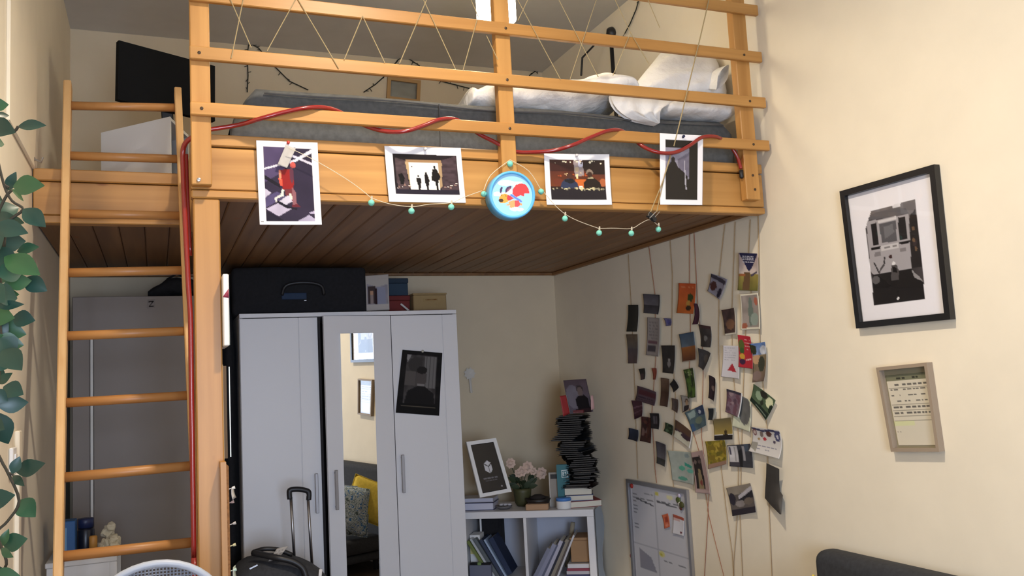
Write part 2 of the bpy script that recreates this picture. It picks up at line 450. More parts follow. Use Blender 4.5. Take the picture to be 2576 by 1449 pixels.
# the corner that hangs down over the mattress edge
def drape():
    b = MB(); L = [(1538, 232), (1546, 262), (1566, 283), (1592, 299), (1620, 305), (1652, 314)]
    R_ = [(1712, 225), (1706, 250), (1690, 262), (1672, 268), (1660, 280), (1655, 311)]
    rows = []
    for k in range(len(L)):
        row = []
        for j in range(13):
            t = j/12; px = L[k][0]*(1-t)+R_[k][0]*t; py = L[k][1]*(1-t)+R_[k][1]*t
            p = PY(3.02, px, py); w = .014*math.sin(j*1.5+k*.5)*(k+1)/4+.01*nz(px*.05, py*.05, 1)
            row.append(p+Vector((0, w-.004*k+.012, 0)))
        rows.append(row)
    b.grid(rows)
    back = [[p+Vector((0, .022, 0)) for p in row] for row in rows]
    return b.grid(back)
drape().build('hanging_corner', DUVET, dv, smooth=True, sub=1)

pl = thing('pillow', 'large white pillow propped up against the right end of the bed', 'pillow', (2.1, 3.3, 2.55))
def pillow():
    b = MB(); TL, TR, BR, BL = PY(3.36, 1660, 130), PY(3.30, 1834, 158), PY(3.16, 1842, 250), PY(3.20, 1560, 250)
    rows = []; n = 16
    for side in (1, -1):
        rr = []
        for i in range(n+1):
            row = []
            for j in range(n+1):
                u, v = j/n, i/n; p = (TL*(1-u)+TR*u)*(1-v)+(BL*(1-u)+BR*u)*v
                h = (max(0, 1-(2*u-1)**4)*max(0, 1-(2*v-1)**4))**.6*.075
                h *= 1+.3*nz(u*5, v*5, side)
                row.append(p+Vector((-.25, -1, .28))*h*side)
            rr.append(row)
        b.grid(rr)
    bmesh.ops.remove_doubles(b.b, verts=b.b.verts[:], dist=.0015)
    for v in b.b.verts: v.co.x = min(v.co.x, 2.405)
    return b
pillow().build('case', DUVET, pl, smooth=True, sub=1)
def hem():
    b = MB(); rows = []
    top, bot = PY(3.11, 1829, 166), PY(3.09, 1797, 226)
    c = (top+bot)/2; A_ = (top-bot)/2; ax = Vector((.10, -.95, -.22)).normalized(); B_ = ax.cross(A_).normalized()*.021
    for i, (d_, s_) in enumerate(((-.05, .86), (-.02, .95), (.006, 1.0), (.014, 1.04), (.012, 1.0), (-.012, .9), (-.045, .78))):
        rows.append([c+ax*d_+A_*s_*math.cos(2*math.pi*k/20)+B_*s_*(1+.25*math.cos(2*math.pi*k/20))*math.sin(2*math.pi*k/20)+ax*.008*math.sin(6*math.pi*k/20) for k in range(20)])
    b.grid(rows, True)
    for v in b.b.verts: v.co.x = min(v.co.x, 2.42)
    return b
h_ = hem(); h_.build('open_hem', DUVET, pl, smooth=True, sub=1)
b2 = thing('bolster_pillow', 'small flat white pillow lying under the propped pillow at the bed end', 'pillow', (2.1, 3.2, 2.56))
secs = []
for px, yt, yb_ in ((1668, 262, 280), (1700, 250, 284), (1745, 248, 285), (1790, 250, 290), (1820, 252, 293), (1838, 260, 288), (1845, 268, 280)):
    a = PY(3.06, px, yt); c = PY(3.02, px, yb_); secs.append((a.x, 3.015, 3.22, c.z, a.z))
lumps(secs, amp=.006).build('case', DUVET, b2, smooth=True, sub=1)

# screen at the left
tv = thing('computer_monitor', 'black computer monitor turned away beside the left loft post', 'monitor', (.06, 4.15, 2.36))
TL, TR, BR, BL = PY(4.0, 299, 101), PY(4.17, 541, 166), PY(4.17, 541, 305), PY(4.0, 296, 250)
nrm = (TR-TL).cross(BL-TL).normalized()
if nrm.y < 0: nrm = -nrm
MB().prism([TL, TR, BR, BL], nrm*.03).build('screen_panel', mat('matt_black', (.01, .01, .01), .9, spec=.1), tv)
c_ = (TL+TR+BR+BL)/4
MB().bar(c_+nrm*.04, (c_.x+.02, 4.19, 2.375), .05, .025, (0, 1, 0), .004).build('stand', BLACK, tv)
MB().box((c_.x-.1, 4.06, 2.361), (c_.x+.14, 4.28, 2.376), .004).build('stand_foot', BLACK, tv)
# open white box in front of it
bx = thing('storage_box', 'white open-sided storage box standing on the loft deck behind the ladder', 'box', (0, 3.95, 2.36))
A = PY(3.80, 428, 293); Bq = PY(4.1, 254, 313); Cq = PY(4.06, 474, 324)
A0, B0, C0 = [Vector((p.x, p.y, 2.362)) for p in (A, Bq, Cq)]
zt = A.z; A1, B1, C1 = [Vector((p.x, p.y, zt)) for p in (A, Bq, Cq)]
inn = (C0-A0).normalized()
MB().prism([A0, A1, B1, B0], inn*.014).build('side_panel', WHITE_M, bx)
MB().prism([A0+(C0-A0), A1+(C0-A0), B1+(C0-A0), B0+(C0-A0)], -inn*.012).build('side_panel', WHITE_M, bx)
MB().prism([B0+inn*.015, B1+inn*.015, B1+(C1-A1)-inn*.013, B0+(C1-A1)-inn*.013], (A0-B0).normalized()*.012).build('back_panel', WHITE_M, bx)
for z in (zt-.015, 2.364):
    s_ = Vector((0, 0, z-2.362))
    MB().prism([A0+s_+inn*.0145, C0+s_-inn*.0125, B0+(C0-A0)+s_-inn*.0125, B0+s_+inn*.0145], (0, 0, .013)).build('shelf_panel', WHITE_M, bx)
MB().prism([A0+inn*.03+Vector((0, 0, .03))+(B0-A0)*.2, A0+inn*.03+Vector((0, 0, .15))+(B0-A0)*.2, A0+inn*.03+Vector((0, 0, .15))+(B0-A0)*.9, A0+inn*.03+Vector((0, 0, .03))+(B0-A0)*.9], (C0-A0)*.5).build('black_contents', BLACKCLOTH, bx)

# pendant lamp behind the middle post
pc = Vector((1.335, 3.25, 3.0)); pr = .083
pd = thing('pendant_lamp', 'glowing white drum pendant lamp hanging behind the middle railing post', 'lamp', (pc.x, pc.y, ZC))
glow = mat('lamp_shade_glow', (1.0, .88, .66), .5, emit=25.0)
MB().lathe([(pr-.004, 0), (pr, 0), (pr, .22), (pr-.004, .22)], (pc.x, pc.y, pc.z), n=32, cap=False).build('shade', glow, pd, smooth=True)
MB().lathe([(pr-.006, .001), (pr-.006, .004)], (pc.x, pc.y, pc.z), n=32).build('diffuser', glow, pd)
MB().tube([(pc.x, pc.y, 3.2), (pc.x, pc.y, ZC-.02)], .004, 6).build('cord', WHITE_M, pd)
MB().lathe([(.05, -.025), (.05, -.002)], (pc.x, pc.y, ZC), n=16).build('ceiling_rose', WHITE_M, pd)

# small wooden frame on the back wall
def framed(root, TL, TR, BR, BL, fw, depth, fm, name='frame'):
    """four mitred bars lying on a wall plane"""
    Q = [Vector(p) for p in (TL, TR, BR, BL)]; c = sum(Q, Vector())/4
    n = (Q[1]-Q[0]).cross(Q[3]-Q[0]).normalized()
    if n.dot(Vector((0, 0, H))-c) < 0: n = -n
    def inset(k, d):
        p, a, b = Q[k], Q[(k+1) % 4], Q[k-1]
        return p+(a-p).normalized()*d+(b-p).normalized()*d
    I = [inset(k, fw) for k in range(4)]
    for k in range(4):
        j = (k+1) % 4
        MB().prism([Q[k], Q[j], I[j], I[k]], n*depth).build(name, fm, root)
    return I, n
fr = thing('picture_frame', 'small pale wooden picture frame on the back wall above the bed', 'frame', PY(YB-.005, 1015, 240))
Q = [PY(YB-.004, *p) for p in ((974, 194), (1057, 205), (1054, 262), (971, 252))]
I, n = framed(fr, *Q, .022, .02, mat('pale_frame_wood', 'b08a58', .6))
sheet('picture', [p+n*.006 for p in I], [('f', '8c8a80'), ('n', .15, 4, 3)], (10, 10), fr)

# dark fairy-light wires pinned to the back wall
WIRE = mat('dark_green_wire', (0.02, 0.022, 0.016), .7)
fl = thing('fairy_lights', 'dark unlit fairy light wire zigzagging over the wall behind the bed', 'string lights', PY(YB, 1000, 150))
strands = [[(622, 232), (624, 190), (622, 140), (626, 108), (650, 120), (684, 160), (728, 204), (775, 226)],
           [(915, 232), (945, 212), (975, 185), (1000, 152), (1014, 142), (1035, 152), (1056, 166)],
           [(1104, 203), (1140, 212), (1195, 226)],
           [(1332, 190), (1350, 176), (1362, 172), (1376, 184), (1390, 212)],
           [(1452, 195), (1458, 150), (1490, 115), (1500, 108), (1520, 125), (1540, 132), (1556, 116)]]
for st in strands:
    b = MB(); P = [PY(YB-.012, *p) for p in st]; b.tube(P, .0035, 5)
    for i in range(len(P)-1):
        for k in range(3):
            q = P[i].lerp(P[i+1], (k+.5)/3); a = random.uniform(0, 6.28)
            b.tube([q, q+Vector((math.cos(a)*.02, -.004, math.sin(a)*.02-.006))], .002, 4)
    b.build('wire', WIRE, fl)
b = MB(); P = [PX(XR-.012, *p) for p in ((1607, 0), (1600, 25), (1585, 60), (1572, 84))]; P = [P[0]+(P[0]-P[1])*2]+P; b.tube(P, .0035, 5)
for q in P[1:]: b.tube([q, q+Vector((-.003, .018, -.01))], .002, 4)
b.build('wire', WIRE, fl)
# thin black reading lamp in the corner
rl = thing('reading_lamp', 'thin black reading lamp standing at the right end of the bed behind the duvet', 'lamp', PY(4.2, 1545, 200))
p0, p1 = PY(4.2, 1547, 205), PY(4.2, 1538, 84)
p0.z = 2.366
MB().tube([p0, p0.lerp(p1, .5), p1], .016, 8).build('stem', BLACK, rl, smooth=True)
MB().lathe([(.05, 0), (.05, .012), (.018, .02)], (p0.x, p0.y, 2.362), n=14).build('foot', BLACK, rl)
MB().lathe([(.03, 0), (.034, .03), (.02, .06)], p1+Vector((.005, -.01, -.03)), (-.5, -.4, .6), 12).build('head', BLACK, rl, smooth=True)
MB().tube([PY(4.2, 1500, 108), PY(4.2, 1465, 145), PY(4.2, 1462, 190)], .006, 6).build('cable', BLACK, rl)

# ------------------------------------------------------------------ twine laced between the rails
TWINE = mat('jute_twine', 'a3906a', .9)
tw = thing('twine_lacing', 'pale jute twine laced in zigzags between the upper loft rails', 'twine', (1.2, 2.9, 2.6))
YT = YP-.024
segs = [((575, -12), (632, 120)), ((614, -12), (582, 146)), ((745, -4), (672, 128)), ((748, -4), (852, 172)), ((912, 40), (866, 150)), ((912, 40), (968, 158)),
        ((1078, -12), (1005, 160)), ((1060, -12), (1146, 174)), ((1200, 50), (1165, 176)), ((1180, -12), (1204, 44)), ((1296, -12), (1410, 200)), ((1333, -12), (1303, 52)),
        ((1400, -12), (1505, 194)), ((1504, -12), (1434, 199)), ((1542, -12), (1586, 82)), ((1586, 82), (1542, 190)), ((1224, 90), (1252, 150)), ((1586, 82), (1632, 160)), ((1625, -12), (1660, 70))]
for a, c in segs:
    MB().tube([PY(YT, *a), PY(YT, *c)], .0017, 5).build('strand', TWINE, tw)
hang = [(1786, -12), (1760, 100), (1728, 232), (1712, 300), (1695, 368)]
MB().tube([PY(YT-.004, *p) for p in hang], .0026, 5).build('strand', TWINE, tw)

# ------------------------------------------------------------------ red rope light winding round the rail
RED = bpy.data.materials.new('red_rope_tube'); RED.use_nodes = True
rb = RED.node_tree.nodes['Principled BSDF']; rb.inputs['Base Color'].default_value = (.25, .013, .011, 1); rb.inputs['Roughness'].default_value = .25; rb.inputs['Coat Weight'].default_value = .4
def smooth_path(P, k=6):
    out = []
    for i in range(len(P)-1):
        p0 = P[max(i-1, 0)]; p1 = P[i]; p2 = P[i+1]; p3 = P[min(i+2, len(P)-1)]
        for j in range(k):
            t = j/k; out.append(.5*((2*p1)+(p2-p0)*t+(2*p0-5*p1+4*p2-p3)*t*t+(3*p1-p0-3*p2+p3)*t**3))
    out.append(P[-1]); return out
rp = thing('rope_light', 'red plastic rope light winding round the lowest rail and down the square post', 'rope light', (.11, 2.95, 0))
FR, BK, MD = YP-.035, YP+.02, YP-.012
path = [(520, 327, BK), (600, 314, BK-.01), (660, 297, FR+.01), (720, 281, FR), (775, 271, FR), (820, 271, MD), (855, 282, BK), (895, 305, BK), (935, 322, BK-.01), (975, 331, MD), (1020, 330, FR), (1065, 316, FR), (1105, 301, FR), (1140, 299, MD), (1170, 312, BK),
        (1205, 337, BK), (1240, 355, BK+.0), (1290, 380, BK), (1340, 383, BK), (1395, 378, MD+.01), (1440, 365, FR), (1490, 344, FR), (1530, 329, FR), (1560, 328, MD), (1585, 342, BK), (1620, 370, FR+.02), (1660, 384, FR-.006), (1700, 383, FR-.008), (1735, 366, FR-.008), (1765, 346, FR), (1795, 343, FR), (1815, 350, MD), (1835, 364, BK), (1855, 395, BK), (1864, 425, BK-.005)]
MB().tube(smooth_path([PY(y, px, py) for px, py, y in path]), .0078, 8).build('tube', RED, rp, smooth=True)
e = PY(BK-.005, 1864, 428); MB().lathe([(.009, 0), (.009, .03), (.005, .036)], e, (0, 0, -1), 10).build('end_cap', BLACK, rp, smooth=True)
down = [(520, 327), (490, 342), (468, 358), (460, 382), (461, 430), (463, 490), (466, 560), (470, 640), (474, 720), (480, 800), (485, 900), (489, 1000), (493, 1100), (499, 1200), (505, 1300), (509, 1400), (511, 1460)]
ydn = [BK, YP+.03, YP+.05]+[YF+.02]*(len(down)-3)
P = [PY(y, *p) for p, y in zip(down, ydn)]; P = [Vector((min(q.x, .105), q.y, q.z)) if i > 1 else q for i, q in enumerate(P)]
P.append(Vector((P[-1].x, P[-1].y, .03)))
MB().tube(smooth_path(P, 3), .0085, 8).build('tube', RED, rp, smooth=True)
P2 = [q+Vector((.012, .03, 0)) for q in P[3:8]]
MB().tube(smooth_path(P2, 3), .006, 8).build('tube', RED, rp, smooth=True)

# ------------------------------------------------------------------ four prints on the loft front
def on_front(y, pts): return [PY(y, *p) for p in pts]
PIN = mat('map_pin', 'c23a2e', .4)
def pinned(name, label, quad, ops, res, y=YF-.012, curl=(0, 0, 0), pin=None, pm=None):
    t = thing(name, label, 'photo', PY(y, *[(quad[2][i]+quad[3][i])/2 for i in (0, 1)]), 'photo prints pinned along the loft front')
    sheet('print', [PY(y, *p) for p in quad], ops, res, t, PRINT_GLOSS, curl)
    if pin:
        p = PY(y, *pin); MB().lathe([(.0015, -.004), (.0018, .004), (.005, .006), (.006, .014), (.004, .017)], p, (0, -1, .3), 10).build('pin', pm or PIN, t, smooth=True)
    return t
W = 'f2f0f4'
pinned('photo_print', 'tall print of a walker in red on a striped crossing, leftmost on the loft front',
    [(644, 354), (798, 360), (809, 566), (653, 566)],
    [('f', W), ('r', .10, .07, .895, .965, '2c2438'), ('p', [(.10, .07), (.6, .07), (.42, .36), (.10, .50)], '4e4162'),
     ('p', [(.5, .13), (.895, .25), (.895, .28), (.48, .155)], 'c9c4d2'), ('p', [(.895, .08), (.895, .13), (.62, .24), (.10, .345), (.10, .325), (.60, .215)], 'd8d4de'),
     ('p', [(.10, .40), (.36, .52), (.36, .56), (.10, .45)], '18131f'), ('p', [(.10, .56), (.21, .62), (.10, .68)], 'b8b2c4'), ('p', [(.10, .68), (.30, .6), (.45, .66), (.1, .80)], '4d4468'),
     ('p', [(.33, .72), (.47, .64), (.56, .71), (.44, .76)], 'c4bfce'), ('p', [(.11, .81), (.33, .735), (.53, .805), (.31, .90)], 'b5adc2'),
     ('p', [(.1, .83), (.3, .905), (.42, .965), (.1, .965)], '1a1526'), ('p', [(.60, .96), (.80, .88), (.895, .93), (.895, .965)], 'a39cb4'), ('p', [(.78, .86), (.895, .83), (.895, .87)], 'a89fb8'),
     ('p', [(.28, .70), (.34, .72), (.48, .78), (.62, .80), (.6, .82), (.44, .80), (.3, .74)], '171220'),
     ('n', .12, 9, 5),
     ('p', [(.34, .34), (.55, .33), (.58, .46), (.57, .58), (.40, .58), (.36, .45)], '8f1d1c'), ('p', [(.33, .44), (.40, .45), (.40, .53), (.36, .53)], 'f0563f'), ('e', .36, .40, .022, .06, 'e08a66'), ('e', .575, .28, .05, .038, 'c8584e'), ('e', .55, .40, .03, .1, '5d3040'),
     ('p', [(.43, .57), (.57, .57), (.6, .72), (.55, .74), (.5, .64), (.44, .66)], '6d2e34'), ('p', [(.38, .57), (.415, .58), (.40, .655), (.30, .685), (.28, .74), (.25, .68), (.36, .635)], 'd9d5cc'), ('p', [(.49, .62), (.53, .62), (.55, .70), (.51, .69)], 'd9d2c4'), ('p', [(.55, .55), (.6, .6), (.61, .74), (.64, .78), (.54, .77), (.55, .70)], '8a5a60'), ('p', [(.53, .76), (.62, .75), (.68, .785), (.53, .79)], '63222c'),
     ('o', [(.105, .068), (.893, .075), (.893, .962), (.103, .962)], W), ('w', .02, .955, .07, .97, 1, '333333', 3)], (80, 110), curl=(.002, .004, 0), pin=(724, 363))
pinned('photo_print', 'wide print of three walkers as black silhouettes against white light',
    [(966, 368), (1158, 373), (1171, 511), (978, 508)],
    [('f', W), ('r', .095, .13, .93, .855, '1d171b'), ('p', [(.12, .2), (.26, .25), (.28, .82), (.13, .82)], '4b3d40'), ('p', [(.68, .25), (.92, .15), (.93, .82), (.7, .82)], '43353a'), ('n', .35, 22, 2),
     ('r', .26, .235, .72, .29, '9b7a58'), ('p', [(.25, .27), (.33, .28), (.33, .70), (.3, .77)], 'b59a74'), ('p', [(.67, .29), (.73, .28), (.71, .70), (.67, .77)], 'a58a68'), ('r', .295, .285, .68, .775, 'fffdf4'),
     ('r', .095, .77, .93, .855, '241f2c'), ('s', 7, 4, (.12, .66, .29, .75), ['f5e8dc', '8d6e62'], .012), ('s', 8, 6, (.72, .64, .9, .75), ['fff0e2', '8a6f68'], .013), ('p', [(.15, .5), (.2, .48), (.23, .56), (.21, .68), (.17, .68)], '120e10'),
     ('e', .405, .525, .014, .022, '151113'), ('p', [(.38, .56), (.43, .55), (.445, .6), (.43, .70), (.425, .775), (.4, .775), (.395, .7), (.38, .62)], '1a1517'),
     ('e', .508, .475, .014, .026, '151113'), ('p', [(.49, .50), (.53, .50), (.55, .60), (.535, .70), (.53, .775), (.505, .775), (.5, .7), (.485, .62)], '151113'),
     ('e', .628, .36, .017, .032, '151113'), ('p', [(.60, .40), (.655, .40), (.70, .53), (.68, .58), (.665, .60), (.66, .775), (.63, .775), (.625, .62), (.575, .60), (.585, .48)], '120f11'), ('e', .33, .36, .012, .014, '4b3d40'), ('o', [(.096, .132), (.93, .14), (.93, .855), (.096, .852)], W)], (110, 80), curl=(.003, .002, 0), pin=(1068, 379), pm=mat('clear_pin', 'd8d6da', .2))
pinned('photo_print', 'wide print of two people seen from behind before warm night lights',
    [(1367, 387), (1531, 389), (1538, 516), (1374, 516)],
    [('f', W), ('r', .08, .11, .93, .90, '2a1512'), ('g', .33, '54251a', .64, '6b3418'), ('n', .3, 8, 8), ('r', .08, .11, .45, .34, '3a1714'), ('r', .62, .11, .93, .4, '21100f'), ('p', [(.44, .12), (.58, .11), (.6, .42), (.46, .45)], '9a8c8c'), ('e', .55, .18, .04, .08, 'c8c6d6'), ('e', .49, .30, .035, .05, 'b9a488'), ('s', 26, 3, (.1, .12, .92, .2), ['fff2d0', '2a1512', 'e9c48e', '2a1512'], .014), ('s', 14, 9, (.2, .36, .8, .5), ['ffd9a0', 'd8743a', 'b64f22'], .015),
     ('p', [(.46, .50), (.62, .50), (.62, .66), (.46, .66)], 'c8662a'), ('r', .51, .62, .57, .68, 'f5e6d8'), ('e', .2, .55, .08, .07, '6a2e1c'), ('e', .88, .56, .05, .08, 'b06038'), ('e', .37, .43, .042, .055, '4b2820'), ('p', [(.23, .67), (.24, .58), (.30, .49), (.42, .48), (.49, .57), (.51, .67)], '28324f'), ('p', [(.3, .50), (.42, .48), (.46, .55), (.38, .58), (.3, .54)], '15161f'),
     ('e', .685, .36, .052, .065, '8a7768'), ('e', .685, .40, .04, .055, '3a221a'), ('p', [(.58, .68), (.59, .56), (.65, .475), (.75, .465), (.84, .56), (.86, .68)], '1d1310'), ('p', [(.66, .455), (.73, .45), (.75, .475), (.65, .485)], 'a89a78'),
     ('r', .08, .685, .93, .90, '1c1720'), ('s', 34, 2, (.1, .665, .91, .70), ['f6ecb8', 'c9bd92', '8a846c'], .016), ('b', .075, .10, W)], (110, 84), curl=(.003, .003, 0), pin=(1448, 395), pm=MATS['clear_pin'])
pinned('photo_print', 'tall dark print of a hooded silhouette beside a lit wall, hung on the lowest rail',
    [(1660, 335), (1769, 341), (1767, 516), (1661, 515)],
    [('f', W), ('r', .12, .08, .88, .93, '0e0c10'), ('g', .20, '0e0c10', .93, '0e0c10'), ('p', [(.12, .20), (.68, .20), (.67, .62), (.58, .72), (.12, .62)], '8e8a9a'), ('p', [(.4, .36), (.68, .25), (.68, .6), (.45, .62)], '6b6678'), ('n', .16, 14, 6), ('p', [(.12, .50), (.45, .48), (.64, .60), (.68, .93), (.12, .93)], '0f0d11'), ('r', .68, .09, .88, .93, '0b0a0d'), ('e', .30, .365, .04, .045, '17131a'), ('p', [(.24, .40), (.36, .40), (.42, .48), (.44, .93), (.12, .93), (.12, .60), (.18, .46)], '110e12'), ('p', [(.55, .36), (.565, .36), (.62, .78), (.59, .785)], 'aeaab4'), ('o', [(.12, .08), (.88, .085), (.88, .93), (.12, .925)], W)], (60, 90), y=YP-.028, pin=(1716, 347), pm=mat('blue_pin', '20244a', .4))

# binder clip at the end of the hanging twine
bc = thing('binder_clip', 'black binder clip dangling from twine below the loft edge', 'clip', PY(2.90, 1638, 560))
cpt = PY(2.90, 1637, 543)
R_ = Matrix.Rotation(math.radians(28), 3, 'Y')
MB().obox(cpt, (.030, .016, .022), R_, .002).build('clip_body', BLACK, bc)
MB().obox(cpt+Vector((.016, .006, -.012)), (.022, .012, .018), R_, .002).build('clip_body', BLACK, bc)
MB().tube([PY(2.888, 1634, 549), PY(2.886, 1650, 533)], .0018, 6).tube([PY(2.905, 1645, 549), PY(2.905, 1660, 532)], .0014, 6).build('wire_lever', STEEL, bc)
MB().tube([PY(2.897, 1690, 384), PY(2.897, 1668, 455), PY(2.899, 1636, 535)], .0022, 5).tube([PY(2.897, 1688, 384), PY(2.9, 1672, 440), PY(2.903, 1652, 533)], .0022, 5).build('twine', TWINE, bc)

# garland of mint balls
MINT = mat('mint_cord_ball', '7fd0bd', .8, bump=.6, nscale=90)
gl = thing('ball_garland', 'white cord garland with mint green balls along the loft edge', 'garland', (1.3, 2.92, 2.1))
YG = 2.925
balls = [(934, 510), (1035, 531), (1135, 521), (1217, 488), (1283, 412), (1361, 482), (1421, 550), (1507, 586), (1588, 587), (1656, 577)]
def mintball(p):
    b = MB(); b.ball(p, .0116, 2)
    return b
for i, q in enumerate(balls):
    y = YG if i != 3 else 2.95
    o = mintball(PY(y, *q)).build('ball', MINT, gl, smooth=True)
    if i not in (3, 4, 5):
        p = PY(y, q[0]+1, q[1]-10); MB().lathe([(.004, -.004), (.003, .01)], p, (.1, 0, 1), 8).build('bulb_socket', mat('clear_socket', 'bdb3a0', .3), gl)
CORD = mat('garland_cord', 'd8ccb4', .6)
for st in ([(726, 372), (770, 392), (830, 425), (890, 463), (934, 498)], [(934, 498), (980, 513), (1035, 520), (1080, 514), (1135, 510), (1165, 497), (1212, 480)],
           [(1217, 478), (1235, 440), (1283, 402)], [(1283, 402), (1330, 430), (1359, 474)], [(1361, 474), (1392, 512), (1421, 538), (1455, 556), (1507, 575)], [(1507, 575), (1545, 574), (1588, 575), (1612, 562), (1634, 553), (1656, 567)]):
    MB().tube(smooth_path([PY(YG-.001, *p) for p in st], 4), .0012, 5).build('cord', CORD, gl)
tg = thing('paper_tag', 'grey paper tag hung over the crossing print by the garland end', 'tag', PY(YF-.03, 715, 415))
sheet('tag', [PY(YF-.03, *p) for p in ((719, 364), (744, 374), (722, 423), (698, 414))], [('f', 'b9b4b0'), ('n', .1, 4, 2)], (8, 14), tg, PRINT_MATT, (.002, 0, 0))

# blue toy drum
dr = thing('toy_drum', 'round sky blue toy drum with a puppy and red umbrella picture', 'toy', PY(YF-.03, 1285, 560))
dc = PY(2.893, 1289, 490); rad = .0885
dn = Vector((-.10, -.97, -.06)).normalized()
back = dc-dn*.0
BLUE = mat('sky_blue_plastic', '5eb4ea', .35)
MB().lathe([(rad-.004, -.062), (rad, -.058), (rad, -.004), (rad-.002, .004), (rad-.008, .005), (rad-.011, .0), (rad-.011, -.012)], dc, dn, 48, cap=False).build('rim', BLUE, dr, smooth=True)
MB().lathe([(rad-.006, -.062), (rad-.006, -.059)], dc, dn, 48).build('back_plate', BLUE, dr)
ux = Vector((0, 0, 1)).cross(dn).normalized()
if ux.x < 0: ux = -ux
uz = ux.cross(dn); uz = uz if uz.z > 0 else -uz
def disc(name, rr, ops, n, off):
    o = dc+dn*off
    # square grid clipped to the circle
    me_ops = ops
    Cc = paint(n, n, me_ops); bmm = bmesh.new(); cl = bmm.verts.layers.float_color.new('Col'); vv = {}
    def vert(i, j):
        if (i, j) not in vv:
            u, v = j/n*2-1, i/n*2-1; L = math.hypot(u, v)
            if L > 1: u, v = u/L, v/L
            vv[(i, j)] = bmm.verts.new(o+ux*u*rr-uz*v*rr-OFF[dr.name]); vv[(i, j)][cl] = (*Cc[i, j], 1)
        return vv[(i, j)]
    for i in range(n):
        for j in range(n):
            u, v = (j+.5)/n*2-1, (i+.5)/n*2-1
            if math.hypot(u, v) < 1+.6/n: 
                try: bmm.faces.new((vert(i, j), vert(i+1, j), vert(i+1, j+1), vert(i, j+1)))
                except ValueError: pass
    bmesh.ops.recalc_face_normals(bmm, faces=bmm.faces[:])
    me = bpy.data.meshes.new(name); bmm.to_mesh(me); bmm.free(); me.materials.append(PRINT_GLOSS)
    ob = bpy.data.objects.new(name, me); COL.objects.link(ob); ob.parent = dr; OFF[ob.name] = OFF[dr.name]
def pp(*q): return [((x-200)/1040, (y-170)/1130) for x, y in q]
disc('printed_skin', rad-.0105, [('f', '9fd4f6'), ('e', .36, .22, .2, .07, 'e6f4fb'), ('p', pp((740, 370), (1000, 380), (980, 440), (760, 560), (740, 480)), 'f4f6fa'), ('p', pp((250, 680), (330, 650), (450, 670), (560, 660), (730, 520), (720, 700), (450, 760), (260, 770)), 'f2f6fb'), ('e', .55, .83, .12, .05, 'f6f9fc'), ('e', .67, .84, .1, .04, 'f6f9fc'),
    ('p', pp((410, 590), (450, 520), (490, 530), (470, 610), (440, 710), (410, 660)), '4a4064'), ('p', pp((550, 600), (600, 520), (680, 490), (720, 510), (700, 570), (560, 690)), '544060'), ('p', pp((600, 600), (680, 540), (700, 570), (580, 680)), '8c5f72'),
    ('p', pp((730, 700), (740, 580), (830, 460), (960, 420), (1080, 450), (1150, 570), (1170, 690), (1040, 690), (1020, 770), (940, 740), (830, 790), (760, 740)), 'e0474b'), ('l', pp((700, 740))[0], pp((940, 900))[0], .024, '6a86d6'),
    ('p', pp((390, 800), (450, 720), (560, 700), (660, 760), (680, 850), (600, 920), (520, 960), (420, 960), (380, 890)), 'f2a54c'), ('p', pp((600, 740), (660, 750), (770, 830), (640, 890), (580, 850)), 'c9474f'), ('e', *pp((435, 885))[0], .06, .04, '45382f'), ('e', *pp((560, 765))[0], .013, .016, '8a5a2a'), ('e', *pp((455, 750))[0], .013, .014, '8a5a2a'),
    ('p', pp((620, 920), (760, 870), (800, 900), (800, 1050), (700, 1080), (640, 1070), (660, 1010), (570, 1020), (560, 990), (630, 980)), 'f4a870'), ('p', pp((780, 880), (880, 880), (920, 960), (910, 1020), (850, 1060), (780, 1060)), 'e4575c'), ('e', *pp((940, 985))[0], .03, .025, 'f3a06a')], 90, -.004)

# ------------------------------------------------------------------ ladder
LY0, LK = 2.775, .33
def PLD(px, py):
    d = ray(px, py); t = (LY0+LK*H)/(d.y-LK*d.z); return Vector((0, 0, H))+d*t
ld = thing('ladder', 'pine ladder leaning against the recessed left edge of the loft', 'ladder', (-.13, 2.8, 0))
LD = Vector((0, LK, 1)).normalized()
def rail_line(a, b):
    p, q = PLD(*a), PLD(*b); s = p.z/(p.z-q.z); e = p+(q-p)*s; return p, e
for a, b in (((171, 212), (147, 1449)), ((447, 229), (500, 1449))):
    p, e = rail_line(a, b); e.z += .0
    MB().bar(p, e, .027, .062, (0, -1, LK), .004).build('side_rail', LADDER['z'], ld)
for (a, b) in (((180, 266), (439, 271)), ((180, 392), (444, 400)), ((178, 538), (452, 543)), ((179, 686), (458, 680)), ((176, 845), (465, 833)), ((170, 1013), (471, 995)), ((162, 1201), (478, 1172)), ((155, 1400), (486, 1364))):
    p, q = PLD(*a), PLD(*b); d = (q-p).normalized()
    MB().tube([p-d*.01, q+d*.01], .0165, 10).build('rung', RUNG, ld, smooth=True)
zz = PLD(155, 1400).z
for k in (1, 2, 3):
    z = zz-.235*k
    if z > .1:
        p, q = [Vector((xx, LY0+LK*z, z)) for xx in (-.288, .092)]
        MB().tube([p, q], .0165, 10).build('rung', RUNG, ld, smooth=True)

